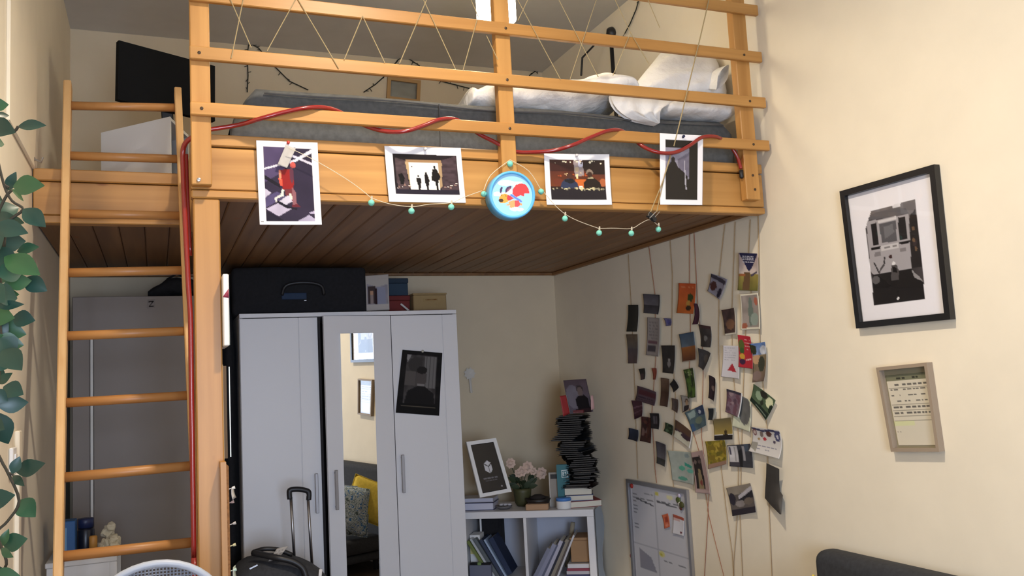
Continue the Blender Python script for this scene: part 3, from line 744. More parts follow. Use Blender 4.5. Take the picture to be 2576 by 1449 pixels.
# ------------------------------------------------------------------ things on the square post
cv = thing('canvas_picture', 'white edged canvas picture hanging on the side of the square post', 'picture', (.21, 2.98, 1.65))
MB().box((.2015, 2.925, 1.656), (.219, 3.12, 1.888), .003).build('stretcher', WHITE_M, cv)
sheet('painted_face', [(.2195, 2.927, 1.886), (.2195, 3.118, 1.886), (.2195, 3.118, 1.658), (.2195, 2.927, 1.658)], [('f', 'd8d4cc'), ('p', [(0, .25), (.4, .35), (0, .42)], '7a2440'), ('g', .5, '3d6a66', 1, '8aa08a'), ('n', .2, 5, 2)], (12, 12), cv)
sheet('edge_print', [(.2016, 2.9245, 1.815), (.219, 2.9245, 1.84), (.219, 2.9245, 1.81), (.2016, 2.9245, 1.812)], [('f', '8a2f45')], (2, 2), cv)
pfm = thing('edge_on_frame', 'thin gilt picture frame seen edge-on on the square post', 'frame', (.21, 3.05, 1.29))
GILT = mat('gilt_frame', '8f6f3e', .4, .3)
I, n = framed(pfm, (.2015, 2.985, 1.598), (.2015, 3.2, 1.598), (.2015, 3.2, 1.292), (.2015, 2.985, 1.292), .014, .018, GILT)
MB().box((.2016, 2.99, 1.296), (.212, 3.195, 1.594)).build('backing', mat('frame_backing', '5a4630', .7), pfm)
MB().box((.219, 2.983, 1.30), (.222, 2.986, 1.59)).build('glass_edge', mat('glass_edge', 'cfd6c8', .2), pfm)
cb = thing('cork_board', 'brown framed cork pinboard fixed low on the side of the square post', 'pinboard', (.21, 3.2, .5))
I, n = framed(cb, (.2015, 2.92, 1.29), (.2015, 3.45, 1.29), (.2015, 3.45, .5), (.2015, 2.92, .5), .02, .017, PINE['z'])
MB().box((.2016, 2.935, .515), (.21, 3.435, 1.275)).build('cork', mat('cork', '8a5f38', .95, noise=.3, nscale=120), cb)
for k, (yy, z, cc) in enumerate(((2.97, 1.20, 'e8e6e2'), (3.02, 1.15, 'd9b9ac'), (2.96, 1.09, 'cfc8c2'), (2.98, 1.02, 'e2d9a8'), (2.97, .945, 'c8dccb'), (2.99, .90, 'eceae6'))):
    MB().lathe([(.0015, 0), (.0018, .010), (.004, .012), (.005, .02)], (.211, yy, z), (1, -.2, .25), 8).build('pin', mat('pin_'+cc, cc, .4), cb)
for z0, z1, cc in ((1.165, 1.205, 'e9e5e0'), (.90, .955, 'd5e3d4'), (.86, .92, 'e6e4e2')):
    sheet('note', [(.213, 2.945, z1), (.226, 3.03, z1-.004), (.232, 3.03, z0), (.216, 2.945, z0)], [('f', cc), ('n', .1, 3, 1)], (4, 4), cb, curl=(.004, .003, 0))

# ------------------------------------------------------------------ wardrobe
YW = 4.62
wd = thing('wardrobe', 'white three-door wardrobe with a narrow mirror in its middle door', 'wardrobe', (.977, 4.88, 0))
WX0, WX1, WH = .395, 1.562, 1.905
MB().box((WX0, YW+.002, WH-.022), (WX1, YB-.03, WH), .002).build('top_panel', WHITE, wd)
MB().box((WX0, YW+.022, .0), (WX0+.018, YB-.03, WH-.0225)).build('side_panel', WHITE, wd)
MB().box((WX1-.018, YW+.022, .0), (WX1, YB-.03, WH-.0225)).build('side_panel', WHITE, wd)
MB().box((.79, YW+.024, .06), (.806, YB-.04, WH-.023)).build('divider', mat('wardrobe_inside', '2a2422', .8), wd)
MB().box((WX0+.0185, YB-.04, .0), (WX1-.0185, YB-.031, WH-.0225)).build('back_panel', MATS['wardrobe_inside'], wd)
MB().box((WX0+.0185, YW+.03, .0), (WX1-.0185, YB-.045, .06)).build('plinth', WHITE, wd)
def door_mesh(x0, x1, gx):
    b = MB(); z0, z1 = .065, WH-.026
    b.box((x0, YW, z0), (gx-.0012, YW+.018, z1), .0015); b.box((gx+.0012, YW, z0), (x1, YW+.018, z1), .0015); b.box((gx-.004, YW+.0035, z0+.002), (gx+.004, YW+.017, z1-.002))
    return b
def handle(p, n, parent):
    b = MB(); p = Vector(p); n = Vector(n)
    b.bar(p+n*.024+Vector((0, 0, .1)), p+n*.024-Vector((0, 0, .1)), .016, .009, (0, -1, 0), .002)
    b.bar(p, p+n*.024+Vector((0, 0, 0)), .008, .008); b.bar(p+Vector((0, 0, .085)), p+n*.022+Vector((0, 0, .085)), .008, .008); b.bar(p-Vector((0, 0, .085)), p+n*.022-Vector((0, 0, .085)), .008, .008)
    return b.build('handle', GREYM, parent)
d1 = door_mesh(WX0+.001, .788, .69).build('door', WHITE, wd); handle((.757, YW, .972), (0, -1, 0), d1)
d3 = door_mesh(1.185, WX1-.001, 1.475).build('door', WHITE, wd); handle((1.215, YW, 1.03), (0, -1, 0), d3)
# middle door stands a little ajar, hinged on its right edge
HX = 1.181; ang = math.radians(9.35)
hx = Vector((-math.cos(ang), -math.sin(ang), 0)); hn = Vector((math.sin(ang), -math.cos(ang), 0)); hp = Vector((HX, YW+.002, 0))
def DP(a, z, o=0): return hp+hx*a+Vector((0, 0, z))+hn*o
dw = .375; mz0, mz1 = .10, PY(YW-.02, 895, 839).z
def mirror_u(px, py):
    d = ray(px, py); c = Vector((0, 0, H)); t = (hp-c).dot(hn)/d.dot(hn); q = c+d*t
    return (q-hp).dot(hx), q.z
ml = (mirror_u(853, 841)[0]+mirror_u(873, 1400)[0])/2; mr = (mirror_u(938, 838)[0]+mirror_u(955, 1400)[0])/2
b = MB()
for a0, a1, z0, z1 in ((0, mr, .065, WH-.026), (ml, dw, .065, WH-.026), (mr, ml, .065, mz0), (mr, ml, mz1, WH-.026)):
    b.prism([DP(a0, z0), DP(a1, z0), DP(a1, z1), DP(a0, z1)], -hn*.018)
d2 = b.build('door', WHITE, wd)
mir = mat('mirror_silver', (.86, .87, .86), .0, 1)
b = MB()
fr4 = [b.b.verts.new(DP(a_, z_, o_)) for a_, z_, o_ in ((mr, mz0, -.0165), (ml, mz0, -.0165), (ml, mz1, .012), (mr, mz1, .012))]
bk4 = [b.b.verts.new(DP(a_, z_, -.0175)) for a_, z_ in ((mr, mz0), (ml, mz0), (ml, mz1), (mr, mz1))]
b.b.faces.new(fr4); b.b.faces.new(bk4[::-1])
for k in range(4): b.b.faces.new((fr4[k], bk4[k], bk4[(k+1) % 4], fr4[(k+1) % 4]))
b.build('mirror', mir, d2)
b = MB(); p = DP(dw-.035, .985); b.bar(p+hn*.024+Vector((0, 0, .1)), p+hn*.024-Vector((0, 0, .1)), .016, .009, hn, .002)
for z in (-.085, .085): b.bar(p+Vector((0, 0, z)), p+hn*.022+Vector((0, 0, z)), .008, .008)
b.build('handle', GREYM, d2)
# poster on the right door
ps = thing('portrait_poster', 'black bordered poster with a dim portrait hanging on the right wardrobe door', 'poster', PY(YW-.006, 1050, 1040))
sheet('poster', [PY(YW-.006, *p) for p in ((1012, 880), (1112, 888), (1104, 1046), (995, 1038))],
    [('f', '1a1818'), ('r', .13, .07, .88, .84, '44403f'), ('n', .35, 12, 4), ('r', .58, .08, .86, .58, '6e6b69'), ('r', .62, .08, .64, .58, '4a4746'), ('r', .7, .08, .73, .58, '4a4746'), ('r', .79, .08, .82, .58, '565352'), ('p', [(.13, .07), (.24, .07), (.15, .2)], '8a8785'), ('e', .36, .22, .17, .12, '3a3735'), ('r', .14, .33, .38, .55, '57524f'), ('e', .53, .42, .13, .15, '4f4947'), ('e', .53, .30, .13, .06, '242120'), ('p', [(.44, .52), (.62, .52), (.62, .58), (.44, .58)], '7d7977'), ('p', [(.16, .84), (.22, .64), (.45, .555), (.62, .555), (.84, .66), (.88, .84)], '1c1a1a'), ('r', .05, .845, .95, .985, '141313'), ('r', .1, .875, .9, .883, '5d564a'), ('r', .1, .92, .9, .926, '4a443c'), ('b', .03, .015, '131212')], (56, 84), ps, PRINT_MATT, (.002, .004, 0))
p = PY(YW-.006, 1062, 885); MB().lathe([(.002, -.002), (.006, .006), (.007, .014), (.004, .017)], p, (0, -1, .2), 10).build('pin', mat('pearl_pin', 'b9b8aa', .3), ps, smooth=True)

# things on top of the wardrobe
def softbox(lo, hi, bev, amp=.006):
    b = MB(); b.box(lo, hi, bev, 3); bmesh.ops.subdivide_edges(b.b, edges=[e for e in b.b.edges if e.calc_length() > .12], cuts=5, use_grid_fill=True)
    for v in b.b.verts: v.co += Vector((nz(v.co.x*7, v.co.y*7, v.co.z*7), nz(v.co.y*7, v.co.z*7, 3), nz(v.co.z*7, v.co.x*7, 8)))*amp
    return b
hb = thing('travel_bag', 'large black travel bag filling the gap between wardrobe top and loft', 'bag', (.72, 4.9, WH))
softbox((.37, 4.70, WH+.001), (1.075, 5.1, WH+.252), .02).build('body', BLACKCLOTH, hb, smooth=True)
MB().tube(smooth_path([Vector(q) for q in ((.62, 4.69, WH+.10), (.64, 4.672, WH+.15), (.73, 4.668, WH+.165), (.82, 4.672, WH+.15), (.84, 4.69, WH+.10))], 4), .009, 7).build('strap', BLACK, hb, smooth=True)
p = PY(4.69, 740, 745); MB().obox(p, (.13, .008, .035), None, .003).build('blue_pocket', mat('navy_patch', (.012, .03, .07), .8), hb)
MB().obox(PY(4.684, 768, 756), (.012, .004, .004)).build('zip_pull', STEEL, hb)
pcard = thing('leaning_photo', 'white bordered photo card leaning upright on the wardrobe top', 'photo', (1.15, 4.72, WH))
sheet('card', [PY(4.70, *p) for p in ((919, 694), (977, 690), (980, 779), (922, 782))], [('f', 'a9a29c'), ('r', .06, .14, .94, .82, '8d8a92'), ('n', .2, 5, 8), ('r', .1, .30, .42, .80, '3f3434'), ('e', .25, .5, .07, .07, 'b08a70'), ('r', .2, .56, .32, .8, '8d7f7c'), ('r', .4, .38, .48, .82, '2c1c20'), ('r', .5, .36, .84, .82, '8a8c9e'), ('p', [(.06, .14), (.94, .14), (.94, .28), (.5, .34), (.06, .24)], 'aaa49e'), ('b', .055, .13, 'a9a29c'), ('r', 0, .84, 1, 1, 'b5aea8')], (30, 44), pcard, PRINT_MATT)
MB().box((1.10, 4.715, WH+.002), (1.20, 4.727, WH+.19)).build('backing', mat('card_backing', '6d655e', .8), pcard)
def stackbox(name, label, lo, hi, col, lidcol=None, **kw):
    t = thing(name, label, 'box', ((lo[0]+hi[0])/2, (lo[1]+hi[1])/2, lo[2]))
    zl = hi[2]-(hi[2]-lo[2])*.28
    m_ = mat(col+'_card', col, .8, noise=.06)
    MB().box(lo, (hi[0], hi[1], zl-.001), .003).build('base', m_, t)
    MB().box((lo[0]-.003, lo[1]-.003, zl), (hi[0]+.003, hi[1]+.003, hi[2]), .003).build('lid', mat(lidcol+'_card', lidcol, .8, noise=.06) if lidcol else m_, t)
    return t
stackbox('gift_box', 'dark red box on the wardrobe top beside the leaning photo', (1.215, 4.78, WH+.001), (1.34, 4.95, WH+.10), '6e2420', '641f1c')
stackbox('gift_box', 'dark teal box stacked on the red box over the wardrobe', (1.22, 4.79, WH+.1012), (1.335, 4.94, WH+.20), '24384a', '1f3040')
t = thing('white_pen', 'thin white stick leaning against the red box on the wardrobe', 'stick', (1.30, 4.74, WH))
MB().tube([(1.315, 4.72, WH+.008), (1.285, 4.768, WH+.05)], .006, 7).build('barrel', WHITE_M, t); MB().lathe([(.004, 0), (.001, .008)], (1.315, 4.72, WH+.008), (.5, -.6, -.5), 7).build('tip', BLACK, t)
cbx = thing('cardboard_box', 'tan cardboard box with a line of print at the right of the wardrobe top', 'box', (1.45, 4.82, WH))
MB().box((1.35, 4.74, WH+.001), (1.545, 4.92, WH+.098), .004).build('carton', mat('carton', '9a8258', .85, noise=.05), cbx)
MB().box((1.347, 4.737, WH+.0982), (1.548, 4.923, WH+.108), .002).build('lid', MATS['carton'], cbx)
sheet('printed_line', [(1.405, 4.7392, WH+.075), (1.49, 4.7392, WH+.078), (1.49, 4.7392, WH+.062), (1.405, 4.7392, WH+.060)], [('f', '9a8258'), ('w', .0, .1, 1, .9, 1, '6a4a26', 5)], (30, 6), cbx, PRINT_MATT)
MB().box((1.38, 4.7385, WH+.003), (1.53, 4.7395, WH+.012)).build('red_edge', mat('red_edge', '7a2a20', .7), cbx)

# ------------------------------------------------------------------ cupboard behind the ladder
cu = thing('tall_cupboard', 'tall grey-white cupboard in the shade behind the ladder', 'cupboard', (-.03, 4.88, 0))
CX0, CX1, CZ = XL+.05, .30, 2.005
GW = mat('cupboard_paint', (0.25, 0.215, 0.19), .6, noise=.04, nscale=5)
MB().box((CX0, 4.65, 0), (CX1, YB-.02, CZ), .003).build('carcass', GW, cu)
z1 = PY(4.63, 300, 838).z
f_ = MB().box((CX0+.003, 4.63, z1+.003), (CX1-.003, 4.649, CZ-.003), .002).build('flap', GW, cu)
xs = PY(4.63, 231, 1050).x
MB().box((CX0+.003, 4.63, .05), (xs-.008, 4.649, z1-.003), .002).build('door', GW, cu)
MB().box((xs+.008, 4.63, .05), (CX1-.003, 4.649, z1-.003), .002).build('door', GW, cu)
MB().box((xs-.006, 4.622, .05), (xs+.006, 4.6488, z1-.02), .002).build('edge_strip', WHITE_M, cu)
sheet('letter_mark', [PY(4.6285, *p) for p in ((371, 754), (390, 753), (389, 775), (370, 776))], [('f', '8a8380'), ('l', (.2, .25), (.8, .2), .07, '241f1f'), ('l', (.8, .2), (.25, .8), .06, '241f1f'), ('l', (.25, .8), (.85, .75), .06, '241f1f')], (16, 16), cu, PRINT_MATT)
bg_ = thing('dark_bundle', 'dark cloth bundle on top of the tall cupboard', 'bag', (.12, 4.85, CZ))
secs = [(PY(4.75, px, 735).x, 4.70-.01*k, 4.98, CZ+.002, PY(4.75, px, yt).z) for k, (px, yt) in enumerate(((372, 733), (395, 718), (420, 702), (445, 698), (475, 700), (500, 712), (520, 730)))]
lumps(secs, amp=.008).build('cloth', BLACKCLOTH, bg_, smooth=True)
MB().tube([(secs[2][0], 4.78, secs[2][4]), (secs[3][0], 4.76, secs[3][4]+.02), (secs[4][0], 4.78, secs[4][4])], .006, 6).build('strap', BLACK, bg_)
# black coats hanging in the gap between cupboard and wardrobe
ct = thing('hanging_coat', 'black coat hanging in the dark gap left of the wardrobe', 'coat', (.35, 4.7, .3))
b = MB(); rows = []
for i in range(12):
    z = 2.02-.15*i; row = []
    for k in range(18):
        a = 2*math.pi*k/18; w_ = 1+.2*math.sin(a*4+i*.3)
        row.append((.347+.042*math.cos(a)*(.55+.45*min(1, i/2))*w_, 4.84+.16*math.sin(a)*(.5+.5*min(1, i/2)), z))
    rows.append(row)
b.grid(rows, True); bmesh.ops.holes_fill(b.b, edges=b.b.edges[:]); b.build('coat_body', BLACKCLOTH, ct, smooth=True)
MB().tube([(.347, 4.84, 2.02), (.347, 4.84, 2.06), (.347, 4.86, 2.085), (.347, 4.88, 2.07)], .003, 6).build('hanger_hook', STEEL, ct)
# small white table with things on it
tb = thing('side_table', 'small white side table at the foot of the cupboard', 'table', (-.27, 4.1, 0))
tz = .885
MB().box((-.405, 3.9, tz-.02), (-.15, 4.32, tz), .003).build('tabletop', WHITE_M, tb)
MB().box((-.38, 3.905, tz-.075), (-.175, 3.92, tz-.021)).build('apron', WHITE_M, tb)
for xx in (-.40, -.178):
    for yy in (3.903, 4.285): MB().box((xx, yy, 0), (xx+.027, yy+.028, tz-.0205), .002).build('leg', WHITE_M, tb)
def put(px, py, y): return PY(y, px, py)
bk = thing('blue_box', 'blue carton standing at the left end of the white side table', 'box', (-.34, 4.02, tz))
MB().box((-.375, 3.97, tz+.001), (-.305, 4.06, tz+.145), .003).build('carton', mat('blue_carton', '2f5f96', .6), bk)
MB().box((-.37, 3.968, tz+.02), (-.335, 3.9695, tz+.12)).build('label_panel', mat('blue_carton_label', '6f9cc0', .6), bk)
jb = thing('dark_jar', 'dark jar with navy lid behind the yellow tube on the side table', 'jar', (-.275, 4.08, tz))
MB().lathe([(.032, .001), (.034, .01), (.034, .09), (.028, .10)], (-.275, 4.08, tz), n=18).build('jar', mat('dark_jar', '1b1e2c', .3), jb, smooth=True)
MB().lathe([(.031, .101), (.031, .135), (.028, .138)], (-.275, 4.08, tz), n=18).build('lid', mat('navy_lid', '202b52', .4), jb, smooth=True)
yt = thing('yellow_tube', 'small ochre tube with white cap on the side table', 'tube', (-.242, 4.0, tz))
MB().lathe([(.016, .012), (.016, .07), (.012, .075)], (-.242, 4.0, tz), n=14).build('tube_body', mat('ochre', 'b5803a', .5), yt, smooth=True)
MB().lathe([(.014, .001), (.014, .0115)], (-.242, 4.0, tz), n=14).build('cap', WHITE_M, yt)
ti = thing('tissue_heap', 'crumpled cream tissues piled on the right of the side table', 'tissues', (-.185, 4.02, tz))
for k, (cx, cy, cz, r) in enumerate(((-.195, 4.0, .03, .026), (-.172, 4.03, .04, .03), (-.19, 4.05, .075, .025), (-.165, 4.0, .022, .02), (-.178, 4.03, .10, .018))):
    b = MB(); b.ball((cx, cy, tz+cz), r, 3)
    for v in b.b.verts:
        d = v.co-Vector((cx, cy, tz+cz)); v.co += d*(.55*nz(v.co.x*60, v.co.y*60, v.co.z*60+k)); v.co.z = max(v.co.z, tz+.001)
    b.build('tissue', mat('cream_tissue', 'cfc4a8', .9), ti)
tr = thing('dark_tray', 'flat dark tray lying under the tube on the side table', 'tray', (-.225, 4.0, tz))
MB().box((-.30, 3.94, tz+.0005), (-.2, 3.975, tz+.006), .001).build('tray_base', mat('tray', '2a2624', .5), tr)
MB().box((-.30, 3.937, tz+.0005), (-.2, 3.9395, tz+.01)).build('tray_lip', MATS['tray'], tr)
# rounded mesh chair back at the bottom of the frame
ch = thing('mesh_chair', 'pale grey mesh office chair with a rounded back before the ladder', 'chair', (.03, 2.35, 0))
cc = Vector((.045, 2.5, .86)); pts = []
R0 = .165
top = PY(2.5, 392, 1418)
cc = Vector((top.x, 2.5, top.z-R0))
ring = [cc+Vector((math.cos(a)*R0*1.05, .015*math.cos(a)**2, math.sin(a)*R0 if math.sin(a) > 0 else math.sin(a)*R0*1.5)) for a in np.linspace(0, 2*math.pi, 41)[:-1]]
FRM = mat('pale_grey_plastic', 'aab0bc', .45)
MB().tube(ring+[ring[0]], .010, 8).build('back_frame', FRM, ch, smooth=True)
b = MB()
for k in range(-19, 20):
    t = k/20; zc = math.sqrt(1-t*t); x_ = cc.x+t*R0*1.05
    b.tube([(x_, 2.515, cc.z+zc*R0), (x_, 2.53, cc.z), (x_, 2.515, cc.z-zc*R0*1.5)], .0018, 4)
    zz_ = cc.z+(t*R0 if t > 0 else t*R0*1.5); b.tube([(cc.x-zc*R0*1.05, 2.515, zz_), (cc.x, 2.53, zz_), (cc.x+zc*R0*1.05, 2.515, zz_)], .0018, 4)
b.build('back_mesh', mat('grey_mesh', '8b909c', .7), ch, kind=None)
MB().box((cc.x-.2, 2.1, .45), (cc.x+.2, 2.48, .51), .03, 3).build('seat', FRM, ch, smooth=True)
MB().bar((cc.x, 2.51, .62), (cc.x, 2.42, .46), .05, .02).build('back_stem', FRM, ch)
MB().tube([(cc.x, 2.3, .08), (cc.x, 2.3, .449)], .025, 10).build('column', STEEL, ch)
for k in range(5):
    a = k*2*math.pi/5+.3; e = Vector((cc.x+math.cos(a)*.27, 2.3+math.sin(a)*.27, .06))
    MB().bar((cc.x, 2.3, .09), e, .035, .025, (0, 0, 1), .004).build('base_arm', FRM, ch)
    MB().lathe([(.028, -.012), (.03, 0), (.028, .012)], e-Vector((0, 0, .03)), (-math.sin(a), math.cos(a), 0), 12).build('castor', BLACK, ch)

# ------------------------------------------------------------------ suitcase
sk = thing('suitcase', 'dark grey soft suitcase with its trolley handle pulled up before the wardrobe', 'suitcase', (.5, 4.15, 0))
SG = mat('suitcase_fabric', (.028, .029, .034), .85, noise=.25, nscale=80)
b = MB(); rows = []
stp = .735
for (x_, yf, yb_, zt_) in ((.29, 4.07, 4.27, .62), (.30, 4.03, 4.31, .70), (.33, 4.0, 4.33, .755), (.42, 3.99, 4.34, .775), (.52, 3.985, 4.34, .765), (.62, 3.985, 4.34, .735), (.70, 4.0, 4.33, .68), (.735, 4.03, 4.31, .62), (.745, 4.07, 4.27, .56)):
    rows.append([(x_, yf+.02, .045), (x_, yf, .09), (x_, yf, zt_-.09), (x_, yf+.02, zt_-.025), (x_, yf+.07, zt_-.004), (x_, (yf+yb_)/2, zt_), (x_, yb_-.06, zt_-.004), (x_, yb_-.02, zt_-.02), (x_, yb_, zt_-.08), (x_, yb_, .09), (x_, yb_-.02, .045)])
b.grid(rows, True); bmesh.ops.holes_fill(b.b, edges=b.b.edges[:]); b.build('body', SG, sk, smooth=True, sub=1)
hl, hr = PY(4.30, 731, 1240), PY(4.30, 774, 1243)
for p in (hl, hr):
    MB().tube([p, Vector((p.x+.012, p.y, .66))], .007, 8).build('handle_tube', STEEL, sk, smooth=True)
MB().tube(smooth_path([hl+Vector((-.004, 0, -.028)), hl+Vector((-.006, 0, 0)), hl+Vector((.0, 0, .014)), (hl+hr)/2+Vector((0, 0, .020)), hr+Vector((0, 0, .014)), hr+Vector((.006, 0, 0)), hr+Vector((.004, 0, -.028))], 4), .0125, 8).build('grip', BLACK, sk, smooth=True)
sp = smooth_path([PY(4.02, 640, 1396)+Vector((0, .06, .0)), PY(4.0, 690, 1402), PY(3.985, 735, 1412), PY(3.98, 762, 1430), PY(3.975, 772, 1460)], 4)
MB().tube(sp, .014, 8).build('piping', BLACK, sk, smooth=True)
MB().tube(smooth_path([PY(4.14, 640, 1388), PY(4.12, 665, 1381), PY(4.12, 700, 1383), PY(4.12, 735, 1396)], 4), .010, 8).build('carry_handle', BLACK, sk, smooth=True)
sheet('luggage_tag', [PY(4.03, *p) for p in ((697, 1380), (725, 1374), (700, 1406), (675, 1412))], [('f', 'a8a29c'), ('n', .2, 4, 2), ('w', .1, .2, .9, .8, 3, '6f6a66', 2)], (10, 12), sk, PRINT_MATT)
MB().obox(PY(3.97, 638, 1426), (.035, .004, .006), Matrix.Rotation(math.radians(-20), 3, 'Y')).build('zip_pull', STEEL, sk)
sheet('white_label', [PY(3.962, *p) for p in ((803, 1432), (811, 1432), (808, 1462), (800, 1462))], [('f', 'd8d6d8')], (2, 2), sk, PRINT_MATT)

# ------------------------------------------------------------------ cube shelf standing cornerwise
KR = Vector((2.208, 4.355, 0)); ex = Vector((.841, -.541, 0)); ey = Vector((.541, .841, 0)); KW, KD, KH = .77, .375, .77
def KP(a, b, z): return KR+ex*(a-KW)+ey*b+Vector((0, 0, z))
RK = Matrix((ex, ey, Vector((0, 0, 1)))).transposed()
def kbox(mb, a0, a1, b0, b1, z0, z1, bev=0): return mb.obox(KP((a0+a1)/2, (b0+b1)/2, (z0+z1)/2), (abs(a1-a0), abs(b1-b0), abs(z1-z0)), RK, bev)
ks = thing('cube_shelf', 'low white cube shelf standing cornerwise right of the wardrobe', 'shelf', KP(KW/2, KD/2, 0))
T = .038
for args in ((0, KW, 0, KD, KH-T, KH), (0, KW, 0, KD, 0, T)): kbox(MB(), *args, .002).build('horizontal_panel', WHITE, ks)
for args in ((0, T, 0, KD, T+.0005, KH-T-.0005), (KW-T, KW, 0, KD, T+.0005, KH-T-.0005)): kbox(MB(), *args, .002).build('side_panel', WHITE, ks)
kbox(MB(), KW/2-.008, KW/2+.008, .004, KD-.004, T+.0005, KH-T-.0005).build('divider', WHITE, ks)
zs = KH/2
kbox(MB(), T+.0005, KW/2-.0085, .004, KD-.004, zs-.008, zs+.008).build('divider', WHITE, ks)
kbox(MB(), KW/2+.0085, KW-T-.0005, .004, KD-.004, zs-.008, zs+.008).build('divider', WHITE, ks)
kbox(MB(), 0, KW, KD+.0005, KD+.004, 0, KH).build('back_panel', mat('shelf_back', (.50, .52, .60), .7), ks)
# a crinkled sheet of plastic hanging down between shelf and wall
pw_ = thing('plastic_sheet', 'pale bluish plastic sheet hanging beside the right side of the cube shelf', 'sheet', KP(KW+.03, .2, 0))
b = MB(); rows = []
for i in range(14):
    t = i/13; z = .765-.74*t; row = []
    for j in range(6):
        s_ = j/5
        row.append(KP(KW+.006+s_*.02+.012*s_*math.sin(i*.9)+.02*t*s_, .03+s_*(.12+.03*math.sin(i*.7+1)), z))
    rows.append(row)
b.grid(rows); b.build('sheet', mat('pale_plastic', '9aa7b4', .4), pw_, smooth=True)

# books in the cubbies
def book(label, a, b0, z0, w, h, d, lean, col, group, cubby, pagecol='d9d4c4'):
    """spine faces the room; lean in degrees about the depth axis, base corner at (a, b0, z0)"""
    Rl = RK @ Matrix.Rotation(math.radians(lean), 3, 'Y')
    base = KP(a, b0, z0)
    t = thing('book', label, 'book', base, group)
    def lb(x0, x1, y0, y1, z0_, z1_, nm, m_, bev=0):
        c = base+Rl @ Vector(((x0+x1)/2, (y0+y1)/2, (z0_+z1_)/2))
        MB().obox(c, (x1-x0, y1-y0, z1_-z0_), Rl, bev).build(nm, m_, t)
    cm = mat('cover_'+col, col, .55)
    lb(0, w, 0, .0022, 0, h, 'spine', cm)
    lb(0, .0018, .0024, d, 0, h, 'cover', cm); lb(w-.0018, w, .0024, d, 0, h, 'cover', cm)
    lb(.002, w-.002, .003, d-.004, .003, h-.003, 'pages', mat('pages_'+pagecol, pagecol, .9))
    return t
zc0 = zs+.009
G1, G2 = 'leaning books in the left cubby', 'leaning magazines in the right cubby'
# left cubby, leaning to the right against nothing: spines tilt left
for k, (a, w, h, lean, col, lab) in enumerate(((.165, .016, .255, -32, '6f7a3e', 'olive green spined book leaning in the left cubby'), (.186, .012, .27, -31, 'b9bcc0', 'thin pale spined book leaning behind the olive one'), (.203, .016, .265, -31, '5d6468', 'mid grey book leaning in the middle of the left cubby'),
        (.224, .018, .25, -30, '2f3a52', 'dark slate book leaning in the left cubby'), (.247, .010, .255, -29, '9fb2cc', 'pale blue edged book leaning in the left cubby'), (.262, .028, .245, -27, '16294a', 'thick navy book leaning against the shelf divider'))):
    book(lab, a, .03+.008*k, zc0+.0005+w*math.sin(math.radians(-lean)), w, h*.92, .17, lean, col, G1, 0)
stackx = kbox
gb_ = thing('white_carton', 'upright white carton with a yellow panel in the left cubby', 'box', KP(.075, .10, zc0))
kbox(MB(), .045, .105, .09, .2, zc0+.0005, zc0+.235, .002).build('carton', WHITE_M, gb_)
kbox(MB(), .047, .075, .0885, .0895, zc0+.13, zc0+.215).build('yellow_panel', mat('pale_yellow', 'cfc684', .7), gb_)
kbox(MB(), .05, .1, .088, .0895, zc0+.055, zc0+.08).build('label_strip', mat('label_lilac', 'a9a7c4', .7), gb_)
fb = thing('fabric_bin', 'grey fabric bin at the front of the left cubby', 'bin', KP(.12, .05, zc0))
kbox(MB(), .055, .18, .006, .05, zc0+.0005, zc0+.085, .004).build('bin_body', mat('grey_felt', '6b6f80', .9), fb)
kbox(MB(), .06, .175, .009, .047, zc0+.0853, zc0+.093).build('dark_opening', BLACKCLOTH, fb)
kbox(MB(), .105, .125, .004, .02, zc0+.0855, zc0+.1).build('green_tab', mat('green_tab', '6f8a52', .7), fb)
bc_ = thing('black_camera_bag', 'black bag pushed to the back of the left cubby', 'bag', KP(.15, .28, zc0))
b = MB(); kbox(b, .075, .2, .22, .35, zc0+.001, zc0+.325, .012); b.build('bag_body', BLACKCLOTH, bc_)
kbox(MB(), .08, .09, .212, .219, zc0+.2, zc0+.31).build('white_strap', WHITE_M, bc_)
for k, (a, w, h, lean, col, lab) in enumerate(((.415, .02, .22, 30, '7c7f92', 'grey magazine file leaning at the left of the right cubby'), (.437, .022, .245, 29, '8d8fa4', 'pale lilac magazine leaning in the right cubby'), (.461, .014, .235, 28, '5b5f74', 'slate magazine leaning in the right cubby'), (.477, .02, .26, 27, 'b3b1c0', 'pale grey magazine leaning in the right cubby'),
        (.50, .012, .25, 27, '1e2030', 'black magazine leaning in the right cubby'), (.514, .018, .262, 26, '8f8676', 'beige magazine leaning in the right cubby'), (.535, .012, .255, 25, '5a4f48', 'brown magazine leaning in the right cubby'), (.549, .010, .285, 25, 'cfcdd0', 'white magazine leaning at the right end of the row'))):
    book(lab, a-.012, .02+.004*k, zc0+.0005, w, h*.9, .18, lean, col, G2, 1)
rolled = thing('paper_roll', 'rolled beige paper leaning among the magazines in the right cubby', 'roll', KP(.56, .06, zc0))
MB().tube([KP(.575, .24, zc0+.02), KP(.625, .235, zc0+.27)], .013, 10).build('roll', mat('rolled_paper', 'a79b84', .8), rolled, smooth=True)
MB().tube([KP(.606, .237, zc0+.172), KP(.609, .237, zc0+.188)], .0136, 10).build('band', BLACK, rolled)
kb = thing('kraft_box', 'tan carton stacked on flat books in the right cubby', 'box', KP(.67, .12, zc0+.1))
kbox(MB(), .625, .725, .06, .22, zc0+.082, zc0+.20, .003).build('carton', mat('kraft', 'a5825e', .85), kb)
kbox(MB(), .622, .728, .057, .223, zc0+.2003, zc0+.215, .002).build('lid', MATS['kraft'], kb)
